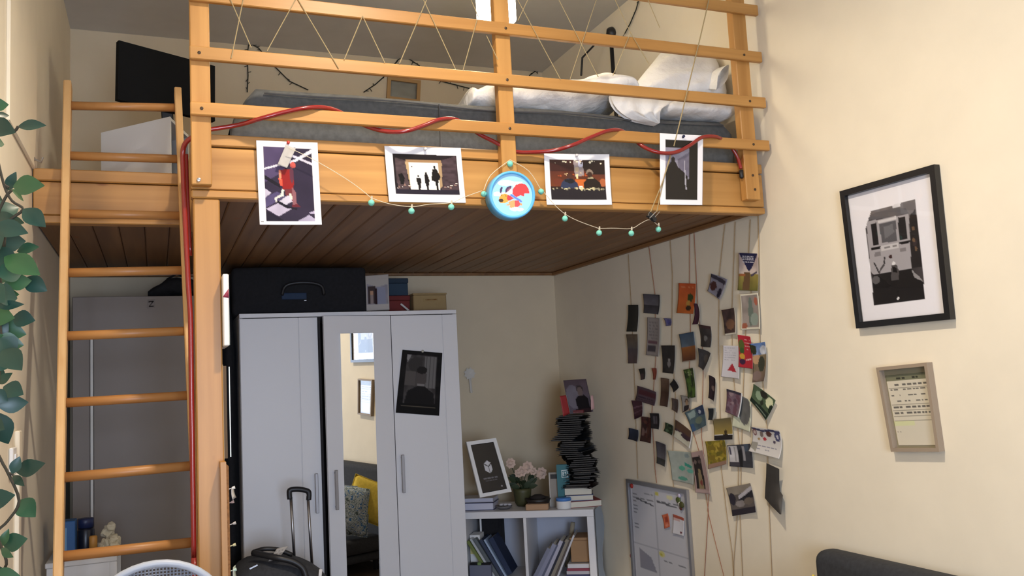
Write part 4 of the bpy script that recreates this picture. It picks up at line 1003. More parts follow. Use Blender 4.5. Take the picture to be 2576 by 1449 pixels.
for k, (z, h, c, lab) in enumerate(((0, .022, '3d3f62', 'flat navy book at the bottom of the right cubby pile'), (.0225, .018, 'b6b2b8', 'flat grey book second from the bottom of the right cubby pile'), (.041, .014, '8c3a4c', 'flat crimson book in the right cubby pile'), (.0555, .022, 'd6d4d6', 'flat white book directly under the tan carton'))):
    t = thing('book', lab, 'book', KP(.66, .1, zc0+z), 'flat books under the tan carton')
    cm = mat('cover_'+c, c, .55); a0 = .595+.004*k
    kbox(MB(), a0, .727, .035, .0385, zc0+z+.0005, zc0+z+h).build('spine', cm, t)
    kbox(MB(), a0, .727, .0387, .22, zc0+z+.0005, zc0+z+.0025).build('cover', cm, t); kbox(MB(), a0, .727, .0387, .22, zc0+z+h-.002, zc0+z+h).build('cover', cm, t)
    kbox(MB(), a0+.002, .725, .039, .217, zc0+z+.003, zc0+z+h-.0025).build('pages', mat('pages_d9d4c4', 'd9d4c4', .9), t)

# things on top of the cube shelf
def KT(px, py): # pixel -> shelf coordinates on the top plane
    q = PZ(KH, px, py)-KR; return q.dot(ex)+KW, q.dot(ey)
for k, (a0, a1, b0, b1, z0, h, cov, lab) in enumerate(((.012, .20, .065, .22, 0, .040, '3a3d66', 'thick pale-paged book with dark cover at the left end of the shelf top'), (.0, .195, .09, .24, .041, .022, 'c9c6cc', 'thin white book on the thick book at the shelf left'))):
    t = thing('book', lab, 'book', KP((a0+a1)/2, (b0+b1)/2, KH+z0), 'books lying on the shelf top left')
    cm = mat('cover_'+cov, cov, .5); z = KH+z0+.0006
    kbox(MB(), a0, a1, b0, b1, z, z+.002).build('cover', cm, t); kbox(MB(), a0, a1, b0, b1, z+h-.002, z+h).build('cover', cm, t)
    kbox(MB(), a0+.003, a1-.004, b0+.003, b1-.002, z+.0022, z+h-.0022).build('pages', mat('pages_c9c8d6', 'c9c8d6', .9), t)
tbm = thing('white_framed_picture', 'white framed black picture with a white cube emblem leaning on the shelf books', 'picture', KP(.1, .15, KH+.064))
Q = [PY(4.62, *p) for p in ((1166, 1114), (1241, 1104), (1285, 1237), (1206, 1252))]
Q = [Q[0]+ey*.05, Q[1]+ey*.05, Q[2], Q[3]]
I, n = framed(tbm, *Q, .020, .014, WHITE_M)
sheet('picture', [p+n*.006 for p in I], [('f', '17161a'), ('p', [(.36, .42), (.52, .36), (.66, .42), (.66, .56), (.52, .63), (.36, .56)], 'c9c8cc'), ('l', (.36, .42), (.52, .49), .012, '17161a'), ('l', (.66, .42), (.52, .49), .012, '17161a'), ('l', (.52, .49), (.52, .63), .012, '17161a'), ('w', .2, .69, .8, .75, 1, '6d6b70', 4), ('w', .26, .75, .74, .80, 1, '5d5b60', 6), ('e', .84, .92, .03, .018, '8a888c')], (50, 70), tbm, PRINT_GLOSS)
MB().prism([Q[0]-n*.001, Q[1]-n*.001, Q[2]-n*.001, Q[3]-n*.001], -n*.004).build('backing', mat('grey_backing', '3a393c', .8), tbm)
MB().bar((Q[0]+Q[1])/2*.6+(Q[2]+Q[3])/2*.4-n*.006, (Q[2]+Q[3])/2-n*.075+Vector((0, 0, .004)), .05, .003, n).build('strut', MATS['grey_backing'], tbm)
# flower pot
fp = thing('flower_pot', 'small dark pot of pale pink artificial roses on the shelf top', 'plant', KP(.36, .2, KH))
a_, b_ = .345, .20
pc_ = KP(a_, b_, KH)
MB().lathe([(.035, .001), (.045, .02), (.052, .08), (.055, .10), (.05, .10), (.047, .085)], pc_, n=20).build('pot', mat('olive_pot', '4b4a2c', .5), fp, smooth=True)
GR = mat('dark_leaf', '2c3a22', .6)
def leaf(b, p, d, up, L, w):
    d = d.normalized(); s_ = d.cross(up).normalized(); n_ = s_.cross(d)
    mid = [p+d*L*t+n_*(-.12*L*(t-.4)**2) for t in (0, .25, .5, .75, 1)]; ws = (.06, .8, 1, .62, .02)
    lft = [b.b.verts.new(q+s_*w*k*.5+n_*w*.12*k) for q, k in zip(mid, ws)]; cen = [b.b.verts.new(q) for q in mid]; rgt = [b.b.verts.new(q-s_*w*k*.5+n_*w*.12*k) for q, k in zip(mid, ws)]
    for i in range(4):
        b.b.faces.new((lft[i], cen[i], cen[i+1], lft[i+1])); b.b.faces.new((cen[i], rgt[i], rgt[i+1], cen[i+1]))
for k in range(16):
    a = random.uniform(0, 6.28); r = random.uniform(.01, .05)
    b = MB(); leaf(b, pc_+Vector((math.cos(a)*r, math.sin(a)*r, .10+random.uniform(0, .05))), Vector((math.cos(a), math.sin(a)*.5, random.uniform(-.1, .7))), Vector((random.uniform(-.4, .4), -1, .5)), .06, .036)
    b.build('leaf', GR, fp, smooth=True)
ROSE = mat('pale_rose', 'd2b7a6', .8)
for px, py, r in ((1283, 1165, .026), (1312, 1185, .027), (1325, 1175, .03), (1303, 1190, .022), (1360, 1190, .03), (1340, 1185, .02)):
    c0 = PY(pc_.y-.03, px, py); b = MB(); b.ball(c0, r*.72, 3, (1, 1, .85))
    for v in b.b.verts:
        d = v.co-c0; v.co += d*(.16*math.sin(7*math.atan2(d.z, d.x)+d.length*260)+.25*nz(v.co.x*70, v.co.y*70, v.co.z*70))
    for k in range(8):
        a = k*.785+px; d = Vector((math.cos(a), -.35, math.sin(a)))
        leaf(b, c0+d*r*.35, d, Vector((0, -1, 0)), r*.95, r*.95)
    b.build('rose', ROSE, fp, smooth=True)
    MB().tube([pc_+Vector((0, 0, .09)), pc_.lerp(c0, .6)+Vector((0, 0, .03)), c0], .002, 5).build('stem', GR, fp)
# flat dark cloth and small things
dk = thing('dark_bowl', 'low dark bowl beside the flower pot on the shelf top', 'bowl', KP(.45, .13, KH))
MB().lathe([(.035, .001), (.06, .02), (.075, .05), (.071, .05), (.055, .022)], KP(.445, .14, KH), n=24).build('bowl', mat('dark_bowl', '2b2520', .5), dk, smooth=True)
MB().lathe([(.04, .045), (.05, .055), (.02, .07), (.001, .072)], KP(.445, .14, KH), n=16).build('contents', mat('dark_contents', '241d1a', .9), dk, smooth=True)
kd = thing('grey_stone_dish', 'oval grey dish with white pebbles between books and pot', 'dish', KP(.25, .1, KH))
MB().lathe([(.03, .001), (.045, .012), (.048, .02), (.044, .02), (.03, .008)], KP(.255, .09, KH), n=20).build('dish', mat('grey_dish', '6a6768', .5), kd, smooth=True)
for k in range(5): MB().ball(KP(.24+.012*k, .085+.012*(k % 2), KH+.026), .011, 2, (1.2, .9, .7)).build('pebble', mat('pale_pebble', 'b5b1b4', .7), kd, smooth=True)
tw_ = thing('tan_block', 'short tan wooden block at the front edge of the shelf top', 'block', KP(.36, .02, KH))
a0, b0 = KT(1320, 1287); a1, _ = KT(1378, 1285)
kbox(MB(), a0, a1, .008, .05, KH+.0005, KH+.034, .004).build('block', mat('tan_wood', 'b08c6a', .7), tw_)
kbox(MB(), a0+.01, a1-.01, .015, .043, KH+.0343, KH+.038, .001).build('dark_inlay', mat('inlay', '4a3526', .7), tw_)
wj = thing('white_tub', 'white round tub with a blue lid at the front of the shelf top', 'tub', KP(.58, .04, KH))
a, b_ = KT(1418, 1280)
MB().lathe([(.040, .0005), (.042, .006), (.042, .042), (.041, .043)], KP(a, .06, KH), n=24).build('tub', WHITE_M, wj, smooth=True)
MB().lathe([(.043, .0435), (.043, .056), (.040, .060)], KP(a, .06, KH), n=24).build('lid', mat('blue_lid', '4a7fc4', .4), wj, smooth=True)
t = thing('upright_book', 'beige and black book standing left of the teal book', 'book', KP(.53, .16, KH))
kbox(MB(), .52, .565, .14, .155, KH+.0006, KH+.19).build('cover', mat('cover_beige', '9c948a', .6), t); kbox(MB(), .523, .563, .1555, .168, KH+.003, KH+.186).build('pages', mat('pages_d9d4c4', '', .9), t)
kbox(MB(), .523, .56, .1385, .1398, KH+.155, KH+.18).build('black_band', BLACK, t); kbox(MB(), .513, .5195, .139, .168, KH+.0006, KH+.19).build('spine', mat('cover_pale', 'c2bcb4', .6), t)
t = thing('upright_book', 'teal book with a white square emblem standing on the shelf top', 'book', KP(.60, .15, KH))
kbox(MB(), .565, .635, .105, .11, KH+.0006, KH+.235).build('cover', mat('cover_teal', '2e6f78', .5), t)
kbox(MB(), .568, .634, .1105, .13, KH+.003, KH+.232).build('pages', mat('pages_c9c8d6', '', .9), t); kbox(MB(), .565, .635, .1303, .1325, KH+.0006, KH+.235).build('cover', mat('cover_teal', '', .5), t)
sheet('emblem', [KP(x_, .1042, z) for x_, z in ((.592, KH+.205), (.628, KH+.207), (.628, KH+.165), (.592, KH+.163))], [('f', '2e6f78'), ('b', .12, .12, 'dfe9ea'), ('l', (.25, .28), (.45, .28), .05, 'dfe9ea'), ('l', (.25, .28), (.25, .72), .05, 'dfe9ea'), ('l', (.25, .5), (.42, .5), .05, 'dfe9ea'), ('l', (.25, .72), (.45, .72), .05, 'dfe9ea'), ('l', (.78, .28), (.58, .32), .05, 'dfe9ea'), ('l', (.58, .32), (.76, .6), .05, 'dfe9ea'), ('l', (.76, .6), (.58, .72), .05, 'dfe9ea')], (24, 24), t)

# the tall stack of magazines
a, b_ = .675, .19
for k, (w_, d_, z0, h, rot, cov, lab) in enumerate(((.20, .24, 0, .034, 20, '8c2a24', 'white-paged hardback with a red cover at the foot of the magazine stack'), (.155, .2, .0345, .03, 8, '2f4f8c', 'blue patterned paperback second from the foot of the magazine stack'), (.155, .19, .065, .04, 4, '4a2f2a', 'thick brown book third from the foot of the magazine stack'))):
    c0 = KP(a, b_, KH+z0+.0006); Rz = RK @ Matrix.Rotation(math.radians(rot), 3, 'Z')
    t = thing('book', lab, 'book', c0, 'books at the foot of the magazine stack')
    cm = mat('cover_'+cov, cov, .5)
    MB().obox(c0+Vector((0, 0, .001)), (w_, d_, .002), Rz).build('cover', cm, t); MB().obox(c0+Vector((0, 0, h-.001)), (w_, d_, .002), Rz).build('cover', cm, t)
    MB().obox(c0+Vector((0, 0, h/2)), (w_-.006, d_-.006, h-.0045), Rz).build('pages', mat('pages_d9d4c4', '', .9), t)
z = KH+.107; Nmag = 36
mag_cols = ['1c1c1e', '2a2e32', '141416', '34342f', '22201c', '4a4e58', '1c242c', '301c1a']
rs = random.Random(3)
proto_mag = {}
top_z = PY(4.55, 1470, 1040).z
dz = (top_z-z)/Nmag
for k in range(Nmag):
    rot = 12*math.sin(k*.19)+rs.uniform(-15, 15); c0 = KP(a+.02*math.sin(k*.16+.5)+rs.uniform(-.013, .013), b_+rs.uniform(-.02, .02), z+k*dz)
    col = mag_cols[rs.randrange(8)]
    if col not in proto_mag:
        root = bpy.data.objects.new('magazine', None); COL.objects.link(root); OFF[root.name] = Vector((0, 0, 0)); hh = dz-.0006
        b = MB(); b.obox((0, 0, hh/2), (.135, .225, hh*.55)); b.build('pages', mat('pages_5d5a56', '4d4a47', .9), root)
        for s_ in (0, 1):
            rows = [[((i/8-.5)*.17, (j/4-.5)*.23, hh*(.1+.8*s_)+.0004*math.sin(i+j)-.020*max(0, abs(i/8-.5)*2-.5)**1.6) for j in range(5)] for i in range(9)]
            b = MB(); b.grid(rows); b.build('cover', mat('cover_'+col, col, .45), root, smooth=True)
        proto_mag[col] = root; r_ = root
    else:
        r_ = proto_mag[col].copy(); COL.objects.link(r_)
        for chd in proto_mag[col].children:
            q = chd.copy(); COL.objects.link(q); q.parent = r_
    r_.location = c0; r_.rotation_euler = (0, 0, math.atan2(ex.y, ex.x)+math.radians(rot))
    tagp(r_, 'dark thin magazine in the tall ragged stack on the cube shelf', 'magazine', 'magazines in the tall stack')
tpz = top_z+.004
sp_ = thing('standing_photo', 'photo of a seated man in black propped on top of the magazine stack', 'photo', KP(a, b_, tpz))
Q = [PY(4.52, *p) for p in ((1417, 957), (1474, 953), (1492, 1036), (1432, 1042))]
sheet('print', Q, [('g', 0, '54454a', 1, '5f575f'), ('e', .3, .5, .3, .35, '6f6870'), ('n', .15, 5, 9), ('e', .62, .29, .14, .12, '3a3230'), ('e', .62, .36, .12, .13, '6a5a55'), ('p', [(.42, .95), (.36, .58), (.5, .48), (.78, .47), (.9, .58), (.94, .95)], '171214'), ('r', .3, .88, .95, 1, '2c1a1c')], (28, 36), sp_, PRINT_MATT)
MB().prism([Q[0]+ey*.003, Q[1]+ey*.003, Q[2]+ey*.003, Q[3]+ey*.003], ey*.006).build('backing', mat('grey_backing', '', .8), sp_)
ro = thing('red_booklet', 'red booklet standing left of the photo on the magazine stack', 'booklet', KP(a-.06, b_, tpz))
Q = [PY(4.50, *p) for p in ((1408, 996), (1424, 994), (1434, 1040), (1417, 1048))]
sheet('front_cover', Q, [('f', '9a2b2c'), ('n', .1, 3, 2)], (6, 10), ro); MB().prism([q+ey*.002 for q in Q], ey*.008).build('pages', mat('pages_d9d4c4', '', .9), ro)
ro2 = thing('red_box', 'flat dark red tin lying under the standing photo', 'tin', KP(a, b_, tpz))
MB().obox(KP(a+.0, b_-.02, tpz+.008), (.12, .07, .012), RK, .002).build('tin', mat('dark_red', '6a2124', .5), ro2); MB().obox(KP(a+.0, b_-.02, tpz+.0165), (.122, .072, .004), RK, .001).build('lid', mat('dark_red2', '7a2a2c', .5), ro2)
wo = thing('white_clip', 'small pink-white tag leaning right of the standing photo', 'tag', KP(a+.05, b_, tpz))
Q = [PY(4.49, *p) for p in ((1486, 995), (1492, 994), (1496, 1028), (1487, 1032))]
sheet('tag', Q, [('f', 'c9a09c')], (3, 6), wo)
# pale ornament on the back wall
og = thing('paper_ornament', 'pale paper rosette hanging on the back wall beside the wardrobe', 'ornament', PY(YB-.01, 1182, 1000))
c0 = PY(YB-.012, 1181, 940); b = MB()
for k in range(9):
    a_ = k*2*math.pi/9; leaf(b, c0, Vector((math.cos(a_), -.15, math.sin(a_))), Vector((0, -1, 0)), .04, .03)
b.build('rosette', mat('pale_ornament', (.62, .58, .52), .9), og, smooth=True)
MB().tube([c0+Vector((0, -.002, -.03)), c0+Vector((.006, -.002, -.12))], .008, 6).build('tassel', MATS['pale_ornament'], og)

# ------------------------------------------------------------------ right wall: framed pictures
def wallq(pts, o=.006): return [PX(XR-o, *p) for p in pts]
tf = thing('tram_picture', 'black framed black-and-white photo of a tram with a white mount', 'picture', PX(XR-.01, 2285, 815))
I, n = framed(tf, *wallq(((2124, 482), (2363, 414), (2404, 803), (2166, 826)), .002), .022, .024, mat('black_frame', (.012, .012, .013), .35))
def tq(*q): # zoomed crop coordinates -> print coordinates, using the mount's four corners
    # mount corners in the crop: TL(172,315) TR(778,150) BR(888,1195) BL(260,1255)
    TLq, TRq, BRq, BLq = np.array((172, 315.)), np.array((778, 150.)), np.array((888, 1195.)), np.array((260, 1255.))
    out = []
    for p in q:
        u, v = .5, .5
        for _ in range(12):
            f0 = (TLq*(1-u)+TRq*u)*(1-v)+(BLq*(1-u)+BRq*u)*v-np.array(p)
            du = (TRq-TLq)*(1-v)+(BRq-BLq)*v; dv = (BLq-TLq)*(1-u)+(BRq-TRq)*u
            s_ = np.linalg.solve(np.stack([du, dv], 1), -f0); u += s_[0]; v += s_[1]
        out.append((float(u), float(v)))
    return out
sheet('tram_print', [p+n*.008 for p in I],
    [('f', 'e6e4ea'), ('p', tq((350, 430), (665, 345), (737, 1090), (355, 1130), (305, 560)), '3f3a3c'), ('p', tq((350, 430), (665, 345), (690, 640), (640, 640), (600, 440), (330, 480)), '6b6668'), ('p', tq((505, 385), (565, 370), (560, 400), (510, 410)), 'd8d6da'), ('n', .2, 16, 4),
     ('p', tq((330, 480), (380, 440), (520, 410), (600, 410), (625, 460), (330, 500)), '5c5a5e'), ('p', tq((312, 510), (620, 455), (640, 860), (360, 910), (335, 880)), 'a09ca0'), ('p', tq((400, 505), (530, 470), (535, 495), (402, 522)), 'c9c6c8'), ('p', tq((345, 528), (390, 515), (405, 680), (360, 690)), '1e1c1e'), ('p', tq((410, 525), (530, 500), (538, 655), (425, 672)), '57565a'), ('p', tq((440, 545), (505, 530), (520, 590), (450, 640)), '6d6c70'), ('p', tq((545, 480), (595, 472), (612, 640), (555, 650)), '242224'), ('p', tq((345, 708), (415, 695), (415, 712), (345, 725)), '1b191a'), ('p', tq((555, 665), (625, 655), (625, 672), (555, 682)), '1b191a'), ('p', tq((420, 690), (550, 670), (552, 710), (424, 730)), 'bfbcbe'), ('w', *tq((440, 695))[0], *tq((540, 705))[0], 1, '7b787a', 2),
     ('e', *tq((490, 772))[0], .02, .013, '3a2426'), ('l', *tq((365, 820), (400, 890)), .008, '3a3739'), ('l', *tq((400, 890), (440, 830)), .008, '3a3739'), ('l', *tq((440, 830), (445, 780)), .008, '3a3739'), ('p', tq((370, 740), (415, 735), (415, 765), (370, 772)), '7b777a'), ('p', tq((560, 710), (600, 705), (602, 735), (562, 740)), '7b777a'),
     ('p', tq((350, 910), (640, 865), (720, 960), (737, 1090), (355, 1130)), '1c191a'), ('p', tq((640, 870), (700, 930), (722, 960), (660, 930)), '8d8a8c'), ('p', tq((625, 470), (668, 420), (720, 850), (640, 860)), '262223'), ('s', 5, 3, (*tq((640, 560))[0], *tq((690, 780))[0]), ['6a5340', '3a3030'], .02),
     ('e', *tq((510, 822))[0], .022, .012, 'd9d7da'), ('p', tq((495, 835), (535, 835), (550, 880), (548, 945), (490, 950), (492, 890)), '4c4849'), ('p', tq((500, 850), (530, 850), (535, 890), (505, 890)), '171415'), ('s', 2, 5, (*tq((525, 1070))[0], *tq((560, 1085))[0]), ['e0dee0'], .008), ('e', *tq((375, 945))[0], .05, .03, '5d5a5c'), ('o', tq((350, 430), (665, 345), (737, 1090), (355, 1130), (320, 760), (303, 560)), 'e6e4ea')], (100, 150), tf, PRINT_MATT)
pane = bpy.data.materials.new('picture_glass'); pane.use_nodes = True
nt = pane.node_tree; nt.nodes.clear(); o_ = nt.nodes.new('ShaderNodeOutputMaterial'); mx = nt.nodes.new('ShaderNodeMixShader'); tr_ = nt.nodes.new('ShaderNodeBsdfTransparent'); gl_ = nt.nodes.new('ShaderNodeBsdfGlossy'); fr_ = nt.nodes.new('ShaderNodeFresnel')
gl_.inputs['Roughness'].default_value = .01; fr_.inputs['IOR'].default_value = 1.45
ge_ = nt.nodes.new('ShaderNodeNewGeometry'); iv_ = nt.nodes.new('ShaderNodeMath'); iv_.operation = 'SUBTRACT'; iv_.inputs[0].default_value = 1
ml_ = nt.nodes.new('ShaderNodeMath'); ml_.operation = 'MULTIPLY'
nt.links.new(ge_.outputs['Backfacing'], iv_.inputs[1]); nt.links.new(iv_.outputs[0], ml_.inputs[0]); nt.links.new(fr_.outputs[0], ml_.inputs[1]); nt.links.new(ml_.outputs[0], mx.inputs[0]); nt.links.new(tr_.outputs[0], mx.inputs[1]); nt.links.new(gl_.outputs[0], mx.inputs[2]); nt.links.new(mx.outputs[0], o_.inputs[0])
MB().prism([p+n*.012 for p in I], n*.0005).build('glass', pane, tf)
nf = thing('note_frame', 'small pale wooden frame holding a handwritten dated list', 'frame', PX(XR-.01, 2310, 1135))
I, n = framed(nf, *wallq(((2217, 924), (2345, 911), (2377, 1135), (2255, 1135)), .001), .012, .026, mat('pale_ash', '9c8b78', .6))
MB().prism([p+n*.001 for p in I], n*.002).build('backing', mat('olive_paper', '8f8870', .8), nf)
J = [I[0].lerp(I[2], .02)+(I[3]-I[0])*.05, I[1].lerp(I[3], .02)+(I[2]-I[1])*.05, I[2].lerp(I[0], .03), I[3].lerp(I[1], .03)]
sheet('list', [p+n*.004 for p in J], [('f', 'd6cebb'), ('r', 0, 0, 1, .09, '7a7a62'), ('w', .25, .02, .75, .09, 1, '3a3a30', 3)]+[op for k, yy in enumerate((.12, .19, .27, .355, .44, .52)) for op in (('w', .06, yy, .28, yy+.055, 1, '6a6660', 20+k), ('w', .36, yy, .93, yy+.055, 1, '6a6660', 40+k), ('r', .03, yy+.068, .97, yy+.073, '8a8578'))]+[('r', .03, .65, .97, .655, '8f8a7c'), ('r', .03, .74, .97, .745, '9a9484'), ('r', .03, .775, .97, .78, '8f8a7c'), ('w', .04, .79, .14, .83, 1, '6a6660', 9), ('r', 0, .66, .5, .72, 'd5d6a8')], (60, 110), nf, PRINT_MATT)
MB().prism([p+n*.014 for p in I], n*.0005).build('glass', pane, nf)

# whiteboard
wb = thing('whiteboard', 'aluminium framed whiteboard planner low on the right wall', 'whiteboard', PX(XR-.01, 1660, 1449))
Q = wallq(((1580, 1204), (1733, 1232), (1737, 1449), (1586, 1449)), .003)
zlow = .20
Q[2] = Vector((XR-.003, Q[1].y, zlow)); Q[3] = Vector((XR-.003, Q[0].y, zlow))
I, n = framed(wb, *Q, .020, .016, mat('aluminium', (.36, .36, .38), .4, .7))
sheet('board', [p+n*.004 for p in I], [('f', 'c9cad2'), ('r', .46, .04, .466, 1, 'a9aab4'), ('w', .1, .05, .42, .08, 1, '8f9098', 5), ('w', .12, .10, .42, .125, 1, '77787f', 7), ('l', (.12, .115), (.42, .145), .006, '55565c'), ('w', .5, .09, .85, .115, 1, '6a6b72', 9), ('l', (.5, .105), (.82, .12), .006, '55565c'), ('e', .50, .045, .03, .014, 'c9c25a'), ('e', .72, .055, .05, .018, 'dcd9ac')]+[('w', .06, .07+.03*k, .12, .09+.03*k, 1, '7d7e86', 60+k) for k in range(11)]+[('r', .02, .47, .98, .475, 'aaabb6'), ('p', [(.1, .50), (.32, .55), (.42, .66), (.12, .66)], '8f8f9c'), ('e', .52, .50, .05, .022, 'd3cf86'), ('e', .51, .505, .025, .014, 'bdb545'), ('w', .55, .53, .9, .56, 1, '74757c', 12)], (50, 110), wb, PRINT_GLOSS)
def wbp(px, py, o=.008): return PX(XR-o, px, py)
for px, py in ((1590, 1222), (1590, 1398)):
    MB().lathe([(.013, 0), (.013, .006), (.009, .009)], wbp(px, py), (-1, 0, 0), 14).build('magnet', mat('red_magnet', 'a8322a', .4), wb, smooth=True)
wf_ = thing('flower_magnet', 'small green and white figure magnet at the top right of the whiteboard', 'magnet', wbp(1711, 1280))
for (px, py, r, c) in ((1708, 1247, .010, 'cfc6e0'), (1706, 1258, .016, '4d5a26'), (1711, 1268, .014, 'e4e2d8'), (1714, 1270, .017, '4a4a22'), (1713, 1279, .010, '5a2a20')):
    MB().ball(wbp(px, py, .016), r, 2, (.4, 1.3, 1)).build('figure', mat('figure_'+c, c, .6), wf_, smooth=True)
def wallsheet(name, label, cat, quad, ops, res=(14, 18), o=.012, curl=(.002, .003, 0), group=None, m_=None):
    t = sheet(name, [PX(XR-o, *p) for p in quad], ops, res, None, m_ or PRINT, curl, label=label, cat=cat, group=group)
    return t
wallsheet('orange_note', 'orange banknote-like slip stuck in the middle of the whiteboard', 'note', ((1667, 1296), (1682, 1291), (1687, 1325), (1673, 1330)), [('f', 'cf6c48'), ('r', .25, .2, .75, .6, 'a8442c'), ('e', .5, .8, .25, .1, 'df8a70'), ('n', .1, 4, 2)], (10, 18))
wallsheet('receipt_note', 'white slip with a red heading at the right of the whiteboard', 'note', ((1695, 1293), (1722, 1303), (1721, 1349), (1693, 1341)), [('f', 'd9d8de'), ('r', 0, 0, 1, .14, 'a85440'), ('r', .0, .16, .6, .28, 'cfb0ac'), ('e', .75, .85, .11, .07, '6d2f3c')], (16, 22))

# strings down the right wall
THREAD = mat('red_brown_thread', '9a5f45', .9)
THREAD2 = mat('tan_thread', '9f8460', .9)
st_paths = [[(1581, 640), (1588, 765), (1594, 900), (1598, 1000), (1602, 1130), (1605, 1205)], [(1632, 616), (1648, 740), (1650, 900), (1640, 1040), (1648, 1180), (1652, 1215)], [(1686, 604), (1692, 690), (1690, 870), (1700, 1000), (1690, 1180), (1695, 1226)],
    [(1735, 586), (1735, 711), (1738, 860), (1730, 1000), (1742, 1080), (1760, 1140), (1782, 1284), (1772, 1449)], [(1746, 582), (1755, 760), (1770, 900), (1765, 1100), (1784, 1245), (1780, 1284), (1801, 1370), (1821, 1449)], [(1824, 564), (1810, 690), (1808, 860), (1815, 1180), (1828, 1290), (1842, 1390), (1845, 1449)],
    [(1850, 558), (1842, 775), (1842, 900), (1860, 1120), (1858, 1190), (1855, 1300), (1846, 1413), (1846, 1449)], [(1888, 552), (1884, 634), (1890, 740), (1875, 845), (1870, 980), (1866, 1120), (1862, 1300), (1868, 1449)], [(1908, 540), (1912, 865), (1920, 965), (1930, 1075), (1935, 1270), (1942, 1449)]]
names = ['far left', 'second from the left', 'third from the left', 'red one ending behind the orange card', 'one crossing another low on the wall', 'one beside the yellow card', 'one under the barn photo', 'one behind the white triangle card', 'rightmost one']
for k, stp_ in enumerate(st_paths):
    P = [PX(XR-.005, *p) for p in stp_]
    if stp_[-1][1] > 1400: P.append(Vector((XR-.005, P[-1].y-.01, .25)))
    o = MB().tube(P, .0016, 4).build('thread', THREAD if k in (1, 3, 4) else THREAD2, loc=P[-1], label='thin hanging thread holding photos on the right wall, '+names[k], cat='thread', group='threads down the right wall')

# the postcards and snapshots
GC = 'cards clipped to threads on the right wall'
def card(name, label, cat, quad, ops, curl=(.004, .004, .002), o=.012, res=(18, 24)): return wallsheet(name, label, cat, quad, ops, res, o, curl, GC)
card('flyer', 'tall flyer with a dark blue triangle of white text above a windmill field', 'flyer', ((1862, 636), (1908, 638), (1911, 732), (1858, 730)), [('g', 0, 'b9a3a0', .55, 'd2c4ba'), ('g', .55, '9a8a4a', 1, '6d6a34'), ('n', .2, 5, 1), ('p', [(.02, 0), (1, 0), (.62, .42), (.5, .5), (.4, .42)], '26274a'), ('w', .2, .06, .76, .26, 4, 'd9d8e0', 2), ('p', [(.25, .5), (.55, .52), (.55, 1), (.22, 1)], '6b5238'), ('l', (0, .6), (.3, .58), .03, 'a0623c'), ('l', (.6, .6), (.9, .5), .03, '4a4258')], res=(30, 46))
card('art_print', 'tall pale watercolour print of a tower in a white border', 'print', ((1865, 741), (1909, 737), (1916, 828), (1866, 830)), [('f', 'e2dcc8'), ('r', .03, .05, .96, .95, '9a8f88'), ('n', .25, 5, 12), ('e', .5, .5, .12, .42, '6d7a70'), ('e', .82, .22, .1, .12, 'b56a54'), ('e', .7, .72, .22, .18, '93a096'), ('e', .18, .9, .14, .1, 'a0604a'), ('b', .04, .04, 'e2dcc8')], res=(26, 40))
card('postcard', 'bright orange card with a small dark figure', 'card', ((1711, 712), (1753, 714), (1748, 790), (1704, 787)), [('g', 0, 'c9592c', 1, 'd07030'), ('n', .12, 4, 5), ('w', .15, .08, .85, .2, 1, 'd98a5a', 3), ('e', .68, .47, .17, .14, '3d4a20'), ('e', .6, .66, .12, .1, 'c99a4a'), ('e', .64, .82, .15, .09, '3a2a1a')])
card('polaroid', 'tilted snapshot in blue and brown near the top of the card wall', 'photo', ((1793, 688), (1832, 703), (1815, 755), (1782, 732)), [('f', '8d8a98'), ('n', .25, 4, 3), ('p', [(0, 0), (.9, .1), (.9, .3), (0, .2)], '3a3440'), ('e', .25, .6, .2, .25, '4a2a26'), ('e', .75, .75, .14, .24, '2c2838'), ('l', (.95, .3), (.95, 1), .05, 'c8c4c8')])
card('snapshot', 'grey seascape snapshot upper left on the card wall', 'photo', ((1621, 739), (1662, 742), (1660, 791), (1621, 787)), [('g', 0, '47454e', .55, '6d6a72'), ('g', .55, '37343a', 1, '4c4a52'), ('n', .2, 5, 8), ('r', .93, 0, 1, 1, '2c2a2c')])
card('dark_strip', 'long plain black strip at the far left of the card wall', 'strip', ((1584, 767), (1608, 767), (1606, 834), (1578, 834)), [('f', '1e1e1c'), ('n', .2, 4, 3)])
card('snapshot', 'brown interior snapshot with a white lower border left of the tower print', 'photo', ((1819, 780), (1851, 774), (1855, 840), (1826, 844)), [('f', '4a3834'), ('n', .4, 7, 5), ('e', .5, .6, .35, .2, '7d5a44'), ('r', 0, .95, 1, 1, 'd9d2c2'), ('r', .94, 0, 1, 1, 'c9c0b0')])
card('sticker', 'small blue-violet sticker below the grey seascape', 'sticker', ((1673, 800), (1690, 801), (1692, 819), (1677, 820)), [('f', '6a6790'), ('n', .2, 3, 2), ('e', .5, .5, .3, .3, '50508a')], res=(8, 8))
card('bookmark', 'narrow maroon strip with white edge beside the orange card', 'bookmark', ((1752, 763), (1762, 764), (1764, 815), (1748, 816)), [('f', '4a2a38'), ('n', .2, 4, 2), ('r', .8, 0, 1, 1, 'd0c6b8')], res=(8, 18), curl=(.006, .01, 0))
card('receipt', 'tall white ticket with a dark stamp near its foot', 'ticket', ((1632, 798), (1662, 801), (1660, 897), (1627, 893)), [('f', '9a928e'), ('n', .08, 6, 2), ('w', .15, .1, .8, .6, 6, '7a7474', 6), ('r', .1, .62, .8, .68, '6a4a54'), ('r', .1, .74, .7, .88, '48424a')])
card('faded_card', 'tall faded card below the black strip', 'card', ((1579, 841), (1606, 841), (1606, 914), (1582, 914)), [('g', 0, '6e5e4a', .5, '55504e'), ('g', .5, '4a4448', 1, '5a4848'), ('n', .25, 5, 9)])
